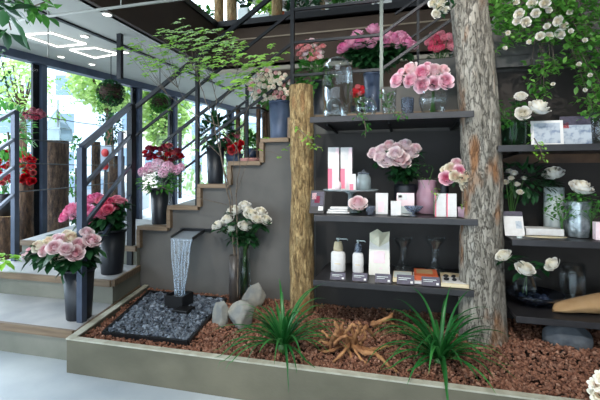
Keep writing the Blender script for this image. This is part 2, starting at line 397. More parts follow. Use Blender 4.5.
# glazed street facade: header, sill, columns, panes
mb = MB()
P = lambda Y, z: Vector((f_at(Y), Y, z))
mb.bar(P(-3,CZ-.05), P(12,CZ-.05), .14, .12); mb.bar(P(-3,.03), P(12,.03), .14, .1)
struct('trim_7', mb, M['rail'])
cols = []
for px, w in ((43, .09), (139, .1), (175, .08), (232, .09)):
    q = PF(px, 177); cols.append(q.y)
    struct('trim_8', MB().box((q.x, q.y, 1.55), (w, .07, 3.0), rz=R(-12)), M['rail'])
    struct('trim_9', MB().box((q.x-.07, q.y-.06, 1.55), (.05, .1, 3.0), rz=R(-12)), M['track'])
ys = [-3, 0.6, 2.6]+cols+[12]
for i in range(len(ys)-1):
    a = P(ys[i]+.06, .08); b = P(ys[i+1]-.06, .08)
    struct('window_%d' % (i+1), MB().add([a, b, Vector((b.x,b.y,3.0)), Vector((a.x,a.y,3.0))], [(0,1,2,3)]), M['pane'])
# building behind the camera and to the right keeps the shop closed; a wide shop window opens at the back
struct('wall_side', MB().box((4.05, 4.5, 3), (.1, 15, 6)), M['wallr'])
mb = MB(); mb.box((-.9, -3.05, 4.5), (9.8, .1, 3.0)); mb.box((3.2,-3.05,1.5),(1.7,.1,3)); struct('wall_front', mb, M['ceil'])
# ================= STAIRCASE =================
st = thing('staircase', 'stone staircase with wooden nosings turning right and climbing behind the grey wall', 'staircase', (-2.7, 3.4, 0))
o3 = Vector((-2.7, 3.4, 0))
def loc(mb, o): mb.v = [(v[0]-o[0], v[1]-o[1], v[2]-o[2]) for v in mb.v]; return mb
RE = lambda Y: -2.30+(Y-2.26)*(-2.69+2.30)/(3.6-2.26)      # skewed right end of the three front steps
LE = lambda Y: -4.2+(Y-3.54)*(-.67/1.54)
def tread(poly, z0, z1, front=None):
    s = part('step', loc(MB().prism(poly, z0, z1-.03), o3), M['riser'], st)
    part('tread', loc(MB().prism(poly, z1-.03, z1), o3), M['step'], s)
    return s
for i, (ya, yb) in enumerate(((2.40,2.98),(2.98,3.55))):
    z1 = TZ[i]; poly = [(-4.25,ya),(RE(ya),ya),(RE(3.56),3.56),(-4.25,3.56)]
    s = tread(poly, 0, z1)
    n_ = MB().box((( -4.25+RE(ya))/2-.01, ya-.012, z1-.028), (RE(ya)+4.25, .03, .058)); n_.bar((RE(ya)+.008, ya, z1-.028), (RE(3.56)+.008, 3.56, z1-.028), .025, .056)
    part('nosing', loc(n_, o3), M['nosing'], s)
# wide third step that is also the landing before the turn
poly = [(-4.2,3.55),(edge[0],3.55),(edge[0],3.7),(edge[0],5.8),(LE(5.8),5.8)]
s = tread(poly, 0, TZ[2])
part('nosing', loc(MB().box(((-4.2+edge[0])/2, 3.54, TZ[2]-.028), (edge[0]+4.2, .03, .056)), o3), M['nosing'], s)
WB = 4.85
for i in range(5):                                          # the flight along the wall
    a, b = edge[i], edge[i+1]; z1 = TZ[3+i]; sk = -.42 if i == 1 else 0
    poly = [(a, WY+.085), (b, WY+.085), (b, WB), (a+sk, WB)]
    if i == 0: poly = [(a, WY+.085), (b, WY+.085), (b-.40, WB), (a-.5, WB)]
    s = tread(poly, z1-.25, z1)
    n_ = MB()
    n_.box(((a+b)/2, WY+.02, z1-.018), (b-a, .14, .04)); n_.box((a+.012, WY+.02, z1-.13), (.04, .14, .19))
    if i == 4: n_.box((b+.01, WY+.02, z1+.09), (.04,.14,.19))
    part('nosing', loc(n_, o3), M['nosing'], s)
s = tread([(edge[5],WY+.085),(LX,WY+.085),(LX,WB),(edge[5],WB)], TZ[8]-.15, TZ[8])
part('nosing', loc(MB().box(((edge[5]+LX+1.0)/2, WY-.004, TZ[8]-.05), (LX-edge[5]+1.0, .02, .075)), o3), M['nosing'], s)
for (a, b, zz) in stepsup[:6]:
    s = tread([(a,WY+.085),(b,WY+.085),(b,WB),(a,WB)], zz-.25, zz)
# ================= RAILINGS =================
rl = thing('stair_railing', 'dark slate steel railing rising beside the planter and along the stairs above the shelves', 'railing', (0,0,0))
RY = WY+.04
def Rp(px, py, Y=RY): return PY(px, py, Y)
p1b = Vector((-2.43, 2.55, TZ[0])); p1t = Vector((p1b.x, p1b.y, 1.575))
p2b = Vector((-2.77, 3.56, .2)); p2t = Vector((p2b.x, p2b.y, 2.10))
part('post', MB().box((p1b.x, p1b.y, (TZ[0]+1.575)/2), (.05,.05,1.575-TZ[0])), M['rail'], rl)
part('post', MB().box((p2b.x, p2b.y, (.2+2.1)/2), (.062,.062,1.9)), M['raild'], rl)
up = (p2t-p1t)
for k, w in ((0,.045),(.31,.03),(.62,.03),(.93,.03)):
    part('rail', MB().bar(p1t-Vector((0,0,k)), p2t-Vector((0,0,k)), w*.9, w), M['rail'], rl)
q = PY(121, 177, 4.3); part('post', MB().box((q.x, q.y, 1.28), (.045,.045,1.28)), M['rail'], rl)
A0 = Vector((p2t.x, RY, 2.09)); sl = .655
def slope(z, x, x1): return Vector((x1, RY, z+sl*(x1-x)))
P4x = XA(292.5, RY)
for k, (z0, w) in enumerate(((2.09,.04),(1.79,.026),(1.49,.026),(1.19,.026))):
    x0 = p2t.x if k < 2 else (XA(163, RY) if k == 2 else XA(197, RY)); zz = z0+sl*(x0-p2t.x)
    part('rail', MB().bar(Vector((x0,RY,zz)), slope(z0, p2t.x, P4x), w*.8, w), M['raild'], rl)
for px, zb, zt in ((197.5,1.06,0),(292.5,1.93,4.2)):
    x = XA(px, RY); zt = zt or 2.09+sl*(x-p2t.x)
    part('post', MB().box((x, RY, (zb+zt)/2), (.035,.035,zt-zb)), M['raild'], rl)
P5x = XA(381.5, RY)
part('post', MB().box((P5x, RY, 3.05), (.03,.03,2.25)), mat('grey green steel', (84,92,88), .4, metal=.4), rl)
for z in (2.31, 2.62, 2.93, 3.23):
    part('rail', MB().bar((P4x,RY,z), (P5x,RY,z), .024), M['raild'], rl)
    part('rail', MB().bar((P5x,RY,z), slope(z, P5x, P5x+1.3), .024), M['raild'], rl)
rf = thing('stair_railing', 'thin black railing on the far side of the upper stairs behind the pink roses', 'railing', (0,0,0))
YF = WB-.05
x = XA(418, YF); part('post', MB().box((x, YF, 2.9), (.03,.03,1.6)), M['raild'], rf)
for z in (2.75, 3.15): part('rail', MB().bar((XA(395,YF),YF,z+.1), (XA(455,YF),YF,z+.1+sl*.62), .022), M['raild'], rf)
x = XA(180, YF); 
rg = thing('stair_railing', 'short black railing with crossed bars on the far edge of the lower stairs', 'railing', (0,0,0))
for px, zb, zt in ((180,1.06,2.02),(213,1.28,2.35),(247,1.5,2.6)):
    x = XA(px, YF); part('post', MB().box((x,YF,(zb+zt)/2),(.035,.035,zt-zb)), M['raild'], rg)
for z in (2.0, 1.7, 1.42):
    part('rail', MB().bar((XA(180,YF),YF,z), (XA(247,YF),YF,z+sl*(XA(247,YF)-XA(180,YF))), .024), M['raild'], rg)
# left hand railing and its cables
lr = thing('stair_railing', 'slate blue railing at the far left with thin cables running back from its post', 'railing', (0,0,0))
pl_ = Vector((-4.12,3.4,TZ[1])); plt = Vector((-4.12,3.4,2.07))
part('post', MB().box((pl_.x,pl_.y,(TZ[1]+2.07)/2),(.055,.055,2.07-TZ[1])), M['rail'], lr)
fb = Vector((-3.86,2.55,1.58))
part('post', MB().box((fb.x,fb.y,(TZ[0]+1.58)/2),(.05,.05,1.58-TZ[0])), M['rail'], lr)
for k in (0,.3,.6,.9): part('rail', MB().bar(plt-Vector((0,0,k)), fb-Vector((0,0,k)), .032), M['rail'], lr)
qe = PD(120, 177, 6.75)
part('post', MB().box((qe.x,qe.y,1.37),(.05,.05,1.46)), M['rail'], lr)
for py0, py1 in ((112,128),(138,147),(163,165),(192,182)):
    a = PD(16, py0, 4.35); b = PD(120, py1, 6.75)
    part('cable', MB().tube([a, (a+b)/2-Vector((0,0,.012)), b], .006, 6), M['raild'], lr)
# ================= PLANTER =================
px0, px1 = -2.30, 3.2
PB = lambda Y: -2.27+(Y-2.25)*(-2.62+2.27)/(3.58-2.25)
pt = thing('planter', 'long low concrete planter filled with red gravel running under the shelves', 'planter', (0, 2.3, 0))
o_ = Vector((0,2.3,0)); t_ = .045
part('wall', loc(MB().prism([(PB(2.25),2.25),(px1,2.25),(px1,2.25+t_),(PB(2.25)+t_,2.25+t_),(PB(3.58)+t_,3.58),(PB(3.58),3.58)], 0, .228), o_), M['planter'], pt)
part('coping', loc(MB().prism([(PB(2.25)-.004,2.246),(px1,2.246),(px1,2.25+t_),(PB(2.25)+t_,2.25+t_),(PB(3.58)+t_,3.58),(PB(3.58)-.004,3.58)], .228, .238), o_), M['coping'], pt)
part('soil', loc(MB().prism([(PB(2.3)+.05,2.296),(px1,2.296),(px1,3.555),(PB(3.55)+.05,3.555)], 0.01, .165), o_), M['soil'], pt)
fr = [PZ(103,332,.225), PZ(188,341,.225), PZ(226,298,.225), PZ(149,290.5,.225)]
fr = [Vector((p.x,p.y)) for p in fr]
def inq(p, q):
    s = 0
    for i in range(len(q)):
        a = q[i]; b = q[(i+1)%len(q)]; c = (b.x-a.x)*(p[1]-a.y)-(b.y-a.y)*(p[0]-a.x)
        s += 1 if c > 0 else -1
    return abs(s) == len(q)
def gz(x, y):
    z = .195+.012*noise.noise(Vector((x*3,y*3,0)))
    z += .05*math.exp(-((x-.95)**2/.35+(y-2.95)**2/.16))
    return z
def pebbles(pts, rs, sub_amp, flat, seed):
    rs_ = np.random.RandomState(seed); vs0 = np.array(ICO[1][0]); fs0 = np.array(ICO[1][1]); n = len(pts)
    sub = vs0[None]*(1+rs_.uniform(-sub_amp, sub_amp, (n, len(vs0), 1)))
    sc3 = rs_.uniform(.7, 1.3, (n,1,3))*np.array(rs)[:,None,None]; sc3[:,:,2] *= flat
    v = sub*sc3
    q = rs_.normal(size=(n,4)); q[:,1:3] *= .45 if flat < .8 else 1; q /= np.linalg.norm(q,axis=1)[:,None]
    w,x,y,z = q.T
    Rm = np.stack([1-2*(y*y+z*z),2*(x*y-z*w),2*(x*z+y*w),2*(x*y+z*w),1-2*(x*x+z*z),2*(y*z-x*w),2*(x*z-y*w),2*(y*z+x*w),1-2*(x*x+y*y)],1).reshape(n,3,3)
    v = np.einsum('nij,nkj->nki', Rm, v)+np.array(pts)[:,None,:]
    f = (fs0[None]+(np.arange(n)*len(vs0))[:,None,None]).reshape(-1,3)
    mb = MB(); mb.v = v.reshape(-1,3).tolist(); mb.f = f.tolist(); mb.m = [0]*len(mb.f); return mb
pts = []; rs = []
for i in range(25000):
    y = 2.30+(3.58-2.30)*random.random()**1.15; x = rnd(PB(y)+.055, 1.75)
    if inq((x,y), fr): continue
    pts.append((x,y,gz(x,y)+rnd(-.012,.012))); rs.append(rnd(.0065,.0135))
tag(part('lava_gravel', pebbles(pts, rs, .22, .85, 3), M['lava']), 'red brown lava gravel spread over the planter', 'gravel', kind='stuff')
pts = []; rs = []; cen = sum(fr, Vector((0,0)))/4
frin = [cen+(p-cen)*.95 for p in fr]
while len(pts) < 2600:
    x = rnd(min(p.x for p in fr), max(p.x for p in fr)); y = rnd(min(p.y for p in fr), max(p.y for p in fr))
    if inq((x,y), frin): pts.append((x,y,.208+rnd(-.01,.012))); rs.append(rnd(.014,.025))
tag(part('slate_pebbles', pebbles(pts, rs, .15, .5, 5), M['slate']), 'blue grey slate pebbles filling the black square tray', 'pebbles', kind='stuff')
tr = thing('pebble_tray', 'black metal edged square tray holding grey pebbles in the planter', 'tray', (cen.x, cen.y, .17))
mb = MB()
for i in range(4):
    a = fr[i]; b = fr[(i+1)%4]; mb.bar((a.x,a.y,.2), (b.x,b.y,.2), .022, .055)
part('edging', loc(mb, (cen.x,cen.y,.17)), M['track'], tr)
part('base', loc(MB().prism([(p.x,p.y) for p in fr], .168, .19), (cen.x,cen.y,.17)), M['track'], tr)
# ================= WATER SPOUT =================
z_ = .815
bl = PY(183,232,WY-.002); br = PY(204,232,WY-.002); fl = PZ(171,237.5,z_); frr = PZ(192.5,239,z_)
ws = thing('water_spout', 'flat dark steel spout jutting from the grey wall and pouring water', 'fountain', ((bl.x+br.x)/2, WY-.002, z_))
w0 = Vector(((bl.x+br.x)/2, WY-.002, z_))
fpoly = [(fl.x,fl.y),(frr.x,frr.y),(br.x,WY-.002),(bl.x,WY-.002)]
part('channel', loc(MB().prism(fpoly, z_-.018, z_-.006), w0), mat('wet pale steel', (150,160,170), .25, metal=.1), ws)
mb = MB(); mb.bar((fl.x,fl.y,z_), (bl.x,WY-.002,z_), .008, .03); mb.bar((frr.x,frr.y,z_), (br.x,WY-.002,z_), .008, .03); mb.box(((bl.x+br.x)/2+.03, WY-.012, z_+.008), (br.x-bl.x+.1, .02, .03))
part('side_lip', loc(mb, w0), M['raild'], ws)
mb = MB(); ww = MB()
n = 26; k = 22; vs = []; f0 = Vector((fl.x,fl.y,0)); f1 = Vector((frr.x,frr.y,0)); dy = Vector((-.03,.02,0))
sz0 = z_-.01; sz1 = .31
vv = []
for j in range(k+1):
    t = j/k; z = sz0+(sz1-sz0)*t; sh = math.sqrt(t)
    nar = 1-.52*t**.7
    for i in range(n+1):
        s = (i/n-.5)*nar
        p = (f0+f1)/2+(f1-f0)*s+dy*sh*.9
        p = p+Vector((0, .013*math.sin(i*1.9+t*5+1.5*math.sin(t*9))*(.3+t), 0))
        vv.append((p.x,p.y,z))
fs = []
for j in range(k):
    for i in range(n):
        if t and (noise.noise(Vector((i*.42, j*.16, 3))) > .16 and j > 4 and 2 < i < n-2): continue
        a = j*(n+1)+i; fs.append((a,a+1,a+n+2,a+n+1))
ww.add(vv, fs)
for s0 in (-.5,-.32,-.1,.12,.3,.5):
    pp = []
    for j in range(9):
        t = j/8; s = s0*(1-.55*t**.7)+.03*math.sin(t*8+s0*9); p = (f0+f1)/2+(f1-f0)*s+dy*math.sqrt(t)*.9; pp.append((p.x,p.y-.005,sz0+(sz1-sz0)*t))
    ww.tube(pp, [.0035+.004*abs(math.sin(j*1.3+s0*7)) for j in range(9)], 6)
wt = tag(part('falling_water', ww, M['water'], None, True), 'thin sheet of water falling from the spout into the black box', 'water', kind='stuff')
cb = (f0+f1)/2+dy*.9+Vector((-.01,0,0))
bxx = thing('water_basin', 'small black square basin catching the falling water on the pebbles', 'basin', (cb.x, cb.y, .205))
mb = MB(); s_ = .17
for sx, sy, dx, dy_ in ((0,-s_/2,s_,.012),(0,s_/2,s_,.012),(-s_/2,0,.012,s_),(s_/2,0,.012,s_)): mb.box((sx,sy,.055),(dx,dy_,.13))
mb.box((0,0,.01),(s_,s_,.02)); part('box', mb, M['track'], bxx)
part('water_surface', MB().box((0,0,.085),(s_-.02,s_-.02,.004)), M['water'], bxx)
mb = MB().box((.12,-.12,.015),(.14,.14,.05)); part('pump_cover', mb, M['track'], bxx, bev=.006)
# ================= CEILING FITTINGS =================
for quad, lab in ((((23,35),(51,33),(86,44),(58,47)), 'larger square outline ceiling light nearer the street window'), (((70,50),(95,48),(119,54),(95,58)), 'smaller square outline ceiling light further back')):
    q = [PZ(a,b,CZ-.012) for a,b in quad]; c = sum(q, Vector())/4
    t = thing('ceiling_light', lab, 'light', c, 'square outline ceiling lights'); mb = MB()
    for i in range(4): mb.bar(q[i]-c, q[(i+1)%4]-c, .014, .012)
    part('light_strip', mb, M['lamp'], t)
for i, (a, b) in enumerate(((84.5,36),(125.5,52),(61,56.5),(107,14),(92,64))):
    c = PZ(a,b,CZ-.004)
    t = thing('downlight', ('round downlight beside the larger square light','round downlight beside the black hanging post','round downlight near the window header','round downlight close to the brown fascia','round downlight behind the smaller square light')[i], 'light', c, 'round recessed downlights')
    part('diffuser', MB().lathe([(.042,-.01),(.042,0)],n=20,cap1=True), M['lamp'], t); part('rim', MB().lathe([(.044,-.006),(.052,-.012),(.056,.0)],n=20,cap0=False), M['ceil'], t)
pa = PY(0, 22, 3.0); pb = PY(215, -2.5, 3.0); z_ = PY(100,9.5,3.0).z
t = thing('hanging_rail', 'thin white rail hung on wires under the ceiling at the upper left', 'rail', (pa.x, 3.0, z_))
part('rod', MB().tube([(0,0,0),(pb.x-pa.x,0,0)], .013, 10), M['ceil'], t, True)
for px in (48, 121): x = XA(px,3.0)-pa.x; part('wire', MB().tube([(x,0,(-.38 if px == 48 else 0)),(x,0,.05 if px==48 else 3.1-z_+2.85)], .006, 6), M['ceil'], t)
q = PD(120, 43, 4.9); t = thing('hanging_post', 'dark metal post hanging down from the ceiling track', 'post', (q.x,q.y,CZ))
q2 = PD(120, 79, 4.9); part('shaft', MB().box((0,0,(q2.z-CZ)/2),(.06,.05,CZ-q2.z)), M['raild'], t)
# ================= TREES, ROCKS, ROOTS =================
def bark_tube(pts, rad, segs=72, rings=110, amp=.02, seed=0, fr_=9, knots=()):
    mb = MB(); pts = [Vector(p) for p in pts]; vs = []
    for j in range(rings+1):
        t = j/rings*(len(pts)-1); i = min(int(t), len(pts)-2); f = t-i
        p = pts[i].lerp(pts[i+1], f); r = rad[i]*(1-f)+rad[i+1]*f
        for k in range(segs):
            a = 2*PI*k/segs; q = Vector((math.cos(a), math.sin(a), 0))
            n1 = noise.noise(Vector((q.x*fr_*.55, q.y*fr_*.55, p.z*3.2+seed))); n2 = noise.noise(Vector((q.x*fr_*1.3, q.y*fr_*1.3, p.z*9+seed)))
            n3 = noise.noise(Vector((q.x*1.2, q.y*1.2, p.z*1.5+seed*3)))
            rr = r*(1+.08*n3)+amp*(.9-2.2*abs(n1))*.6+amp*.6*n2
            for (kz, ka, kr, kd) in knots:
                dd_ = ((p.z-kz)/kr)**2+((math.atan2(math.sin(a-ka), math.cos(a-ka)))*r/kr)**2
                rr += kd*math.exp(-dd_)
            vs.append(p+q*rr)
    fs = [(j*segs+k, j*segs+(k+1)%segs, (j+1)*segs+(k+1)%segs, (j+1)*segs+k) for j in range(rings) for k in range(segs)]
    mb.add(vs, fs); cap = MB()
    cap.add([vs[rings*segs+k] for k in range(segs)]+[pts[-1]+Vector((0,0,.002))], [(k,(k+1)%segs,segs) for k in range(segs)])
    return mb, cap
def pxr(w, d): return w*d/F/2
TY = 2.98
b0 = PZ(483,349,.17); dT = 2.81
b0 = PD(484,343,dT)
pts = [PD(484,343,dT), PD(483,330,dT), PD(482,290,dT), PD(481,235,dT), PD(482,180,dT), PD(480,120,dT), PD(475,60,dT), PD(468,0,dT), PD(462,-60,dT)]
t = thing('rough_tree', 'large pale grey barked tree trunk standing in the gravel between the shelves', 'tree trunk', (b0.x,b0.y,.17))
mb, cap = bark_tube([p-b0 for p in pts], [pxr(w,dT) for w in (47,43,40,40,37,35,35,33,33)], 90, 190, .011, 4, 11, [(1.42-.17, -1.9, .09, -.02),(1.6-.17,-1.2,.05,-.015)])
part('bark', mb, M['barkl'], t, True)
c0 = PZ(302,313,.18); dP = dep(302, c0.y)
zt = CH+ (177-86)*dP/F
t = thing('wooden_post', 'brown barked log post with a cut top at the left end of the shelves', 'post', c0)
mb, cap = bark_tube([(0,0,0),(.0,0,.5),(.003,0,1.1),(-.008,0,zt-c0.z)], [.1,.098,.092,.096], 72, 110, .014, 9, 12)
part('bark', mb, M['barkb'], t, True); part('cut_top', cap, M['cut'], t)
def stump(px, pt_, pb, d, wpx, lab, m='barkd', name='tree_stump', lean=0, cat='tree stump'):
    b_ = PD(px, pb, d); h = (pb-pt_)*d/F; r = pxr(wpx, d)
    t = thing(name, lab, cat, b_)
    mb, cap = bark_tube([(0,0,0),(lean*.5,0,h*.5),(lean,0,h)], [r*1.08,r,r*.98], 40, 40, r*.09, px*.1, 8)
    part('bark', mb, M[m], t, True); part('cut_top', cap, M['cut'], t); return t, b_, h
st1, s1b, s1h = stump(57,141,246,7.0,20,'tall dark log stump carrying a glass terrarium behind the left railing')
part('branch_stub', MB().tube([(-.12,0,1.0),(-.25,-.02,1.25),(-.3,-.02,1.42)],[.06,.05,.035],10), M['barkd'], st1, True)
stump(96,142,236,7.6,8,'dark log standing just left of the red dotted sign board')
stump(117,156,230,7.3,14,'dark log behind the thin railing post right of the sign board')
stump(26,178,258,5.6,13,'slim dark log under the red flowers behind the left post')
stump(4,216,268,5.2,26,'thick low log block at the left edge of the photo','barkd')
# rocks
def rock(px, pyb, w, h, lab, m='rock', grp='pale rocks beside the waterfall', seed=1, rz=0, y_=.7, name='rock', z=.185, tilt=0, cut=0):
    b_ = PZ(px, pyb, z); d = (b_.xy).length; d = dep(px, b_.y); hw = w*d/F/2; hh = h*d/F/2
    t = MB(); rs_ = random.Random(seed); pls = [(Vector((rs_.uniform(-1,1),rs_.uniform(-1,1),rs_.uniform(-.6,1))).normalized(), rs_.uniform(.6,.82)+cut) for _ in range(13)]
    mt = Matrix.Rotation(rz,3,'Y'); vs = []
    for v in ICO[4][0]:
        v = Vector(v)
        for n_, c_ in pls:
            k_ = v.dot(n_)-c_
            if k_ > 0: v = v-n_*k_*.93
        v = v*(1+.05*noise.noise(v*4+Vector((seed,0,0)))); v = mt@Vector((v.x*hw*1.25, v.y*hw*y_*1.5, v.z*hh*1.22)); vs.append(v+Vector((0,0,hh*.9)))
    t.add(vs, ICO[4][1])
    o = part(name, t, M[m], None, True, b_); tag(o, lab, 'rock', grp); return o
rock(222,326,17,26,'narrow upright grey rock at the corner of the pebble tray',seed=2,rz=R(10))
rock(242,328,25,26,'broad pale rock standing in front of the glass vase',seed=4.4,rz=R(-6))
rock(255,306,22,24,'pale rock at the back against the grey wall',seed=6,rz=R(14))
rock(567,352,36,29,'dark boulder under the lowest right shelf','rockd',None,seed=8.2,name='boulder',cut=.2,y_=.55)
# driftwood roots
t0 = PZ(340,352,.2)
t = thing('driftwood_root', 'twisted tan driftwood root lying on the gravel between the grass plants', 'driftwood', t0)
def root(pts, r0, r1, parent=t, base=t0, nm='root_limb', k=0):
    P_ = [PZ(a,b_,h) if h is not None else None for (a,b_,h) in pts]
    out = []; rr = []
    for i in range(len(P_)-1):
        for j in range(5): out.append(P_[i].lerp(P_[i+1], j/5)+Vector((rnd(-1,1),rnd(-1,1),rnd(-1,1)))*.009)
    out.append(P_[-1]); n = len(out)
    sm = [out[0]]+[(out[i-1]+out[i]*2+out[i+1])/4 for i in range(1,n-1)]+[out[-1]]
    rr = [(r0+(r1-r0)*i/(n-1))*(1+.25*math.sin(i*1.7+k)) for i in range(n)]
    rr = [q_*.72 for q_ in rr]; part(nm, MB().tube([p-base for p in sm], rr, 10), M['drift'], parent, True)
for i, (q, r0, r1) in enumerate([
 ([(354,343,.24),(345,338,.30),(335,334,.36),(331,341,.28),(330,350,.22)],.026,.014),
 ([(334,343,.26),(338,328,.40),(335,321,.45)],.024,.012),
 ([(350,340,.27),(346,350,.26),(333,362,.21)],.02,.011),
 ([(345,338,.30),(341,329,.38),(343,322,.43)],.018,.01),
 ([(330,346,.25),(322,340,.28),(314,346,.22)],.018,.01),
 ([(352,344,.26),(358,331,.37),(361,325,.42),(358,322,.44)],.024,.012),
 ([(356,342,.27),(352,330,.37),(349,325,.42)],.018,.009),
 ([(360,334,.34),(366,326,.38),(372,333,.30),(376,340,.22)],.018,.009),
 ([(358,345,.25),(368,351,.24),(380,348,.24),(391,346,.23)],.022,.009),
 ([(366,350,.24),(378,355,.23),(386,363,.21),(397,372,.205)],.022,.011),
 ([(352,346,.25),(364,352,.25),(373,353,.25)],.026,.02),
 ([(344,345,.25),(350,352,.22),(352,358,.205)],.016,.009),
 ([(338,344,.26),(327,336,.33),(322,331,.36)],.018,.01),([(348,344,.26),(346,333,.36),(352,324,.44),(357,327,.42)],.018,.009),
 ([(360,344,.26),(366,336,.33),(364,329,.38)],.018,.009),([(340,346,.25),(328,352,.23),(318,350,.21)],.018,.01),
 ([(354,346,.25),(358,356,.22),(366,363,.205)],.016,.008),([(334,346,.26),(338,338,.33),(347,335,.35),(354,339,.3)],.018,.012)]): root(q, r0, r1, k=i)
t1 = PZ(386,327,.2)
t = thing('driftwood_root', 'smaller dull driftwood piece lying behind against the wall', 'driftwood', t1)
root([(372,324,.24),(380,323,.27),(388,318,.31),(392,314,.33)],.03,.018,t,t1); root([(388,320,.28),(394,324,.25),(398,326,.21)],.018,.01,t,t1); root([(376,324,.24),(379,330,.21)],.016,.01,t,t1)
# strap leaved plants
def strap_plant(px, py, lab, n, l, seed):
    random.seed(seed); b_ = PZ(px, py, .19); t = thing('grass_plant', lab, 'plant', b_, 'arching strap leaved plants'); mb = MB()
    for i in range(n):
        az = i*2.39996+rnd(-.3,.3); k = i/n
        mb.strap((math.cos(az)*.02, math.sin(az)*.02, 0), az, l*rnd(.65,1.1), rnd(.017,.026), R(80-62*k+rnd(-8,8)), 12, rnd(1.2,2.3), b_.y)
    part('leaves', mb, M['grass'], t, True); part('crown', MB().lathe([(.03,-.02),(.035,.03),(.02,.07)],n=14,cap1=True), M['stem'], t, True)
strap_plant(283,352,'dense green strap leaved plant leaning over the planter edge near the log post',64,.50,3)
strap_plant(440,366,'dense green strap leaved plant in the gravel left of the big trunk',76,.50,5)
# ================= BLOOMS =================
LAY = ((.15,3,.60,-.25),(.34,4,.66,-.08),(.54,5,.60,.08),(.76,5,.46,.18),(.97,6,.22,.36))
BUD = ((.15,3,.85,-.3),(.3,3,.86,-.2),(.46,4,.74,-.02),(.6,5,.45,.25))
def rose_mesh(name, m, layers=LAY, ph=0, w=1.3, seed=1):
    rs_ = random.Random(seed); mb = MB(); nu, nv = 6, 6
    for li, (r, n, h, curl) in enumerate(layers):
        for i in range(n):
            a0 = 2*PI*i/n+li*.75+ph+rs_.uniform(-.2,.2); hw = PI/n*w; jr = rs_.uniform(.92,1.06); jh = rs_.uniform(-.07,.07); k = len(mb.v)
            for b_ in range(nv+1):
                v = b_/nv
                for a_ in range(nu+1):
                    u = a_/nu*2-1; e = abs(u)**2.5
                    vv = v*(1-.22*e)
                    rad = r*jr*(.3+.7*math.sin(min(vv*1.5,1)*PI/2))*(1+.13*u)
                    t = max(0,(vv-.55)/.45); rad += curl*.42*t*t*(.6+.6*(1-e))
                    z = -.62+(h+jh+.62)*(vv if curl < .1 else vv-.22*t*t*curl*2.4)
                    a = a0+u*hw*(.5+.5*math.sin(min(vv*1.6,1)*PI/2))*(1-.12*t)
                    mb.v.append((rad*math.cos(a), rad*math.sin(a), z))
            for b_ in range(nv):
                for a_ in range(nu):
                    q = k+b_*(nu+1)+a_; mb.f.append((q,q+1,q+nu+2,q+nu+1)); mb.m.append(0)
    mb.mi = 1; mb.lathe([(.08,-.74),(.24,-.66),(.33,-.5)],n=10)
    return mb.mesh(name, [M[m], M['calyx']])
BL = {}
def bloom(kind, var):
    if (kind, var) not in BL:
        if kind == 'daisy': pass
        BL[(kind,var)] = rose_mesh(kind, kind, ph=var*.6, seed=var+1) if var < 3 else rose_mesh(kind, kind, BUD, seed=var)
    return BL[(kind,var)]
FL = {}
def floret(kind):
    """small open flower cluster for sprays and mop heads"""
    if kind not in FL:
        mb = MB(); rs_ = random.Random(5)
        for i in range(34):
            z = 1-1.5*(i+.5)/34; r = math.sqrt(max(0,1-z*z)); a = i*2.39996
            d = Vector((r*math.cos(a), r*math.sin(a), z)); u = d.orthogonal().normalized(); w_ = d.cross(u)
            for k in range(4):
                b_ = k*PI/2+i; q = u*math.cos(b_)+w_*math.sin(b_); s_ = d.cross(q); p = d*.82
                mb.add([p, p+q*.2+s_*.15+d*.12, p+q*.34+d*.1, p+q*.2-s_*.15+d*.12], [(0,1,2,3)])
        FL[kind] = mb.mesh(kind, M[kind])
    return FL[kind]
def orient(o, d, r, spin=None):
    q = Vector(d).to_track_quat('Z','Y'); o.rotation_mode = 'QUATERNION'
    from mathutils import Quaternion
    o.rotation_quaternion = q @ Quaternion((0,0,1), spin if spin is not None else rnd(0,6.28)); o.scale = (r,r,r)
COLS = {'white_rose':'white','cream_rose':'cream','blush_rose':'blush pink','lilac_rose':'pale lilac pink','ranun':'rose pink','hot_rose':'hot pink','coral_rose':'coral pink','mag_rose':'magenta pink'}
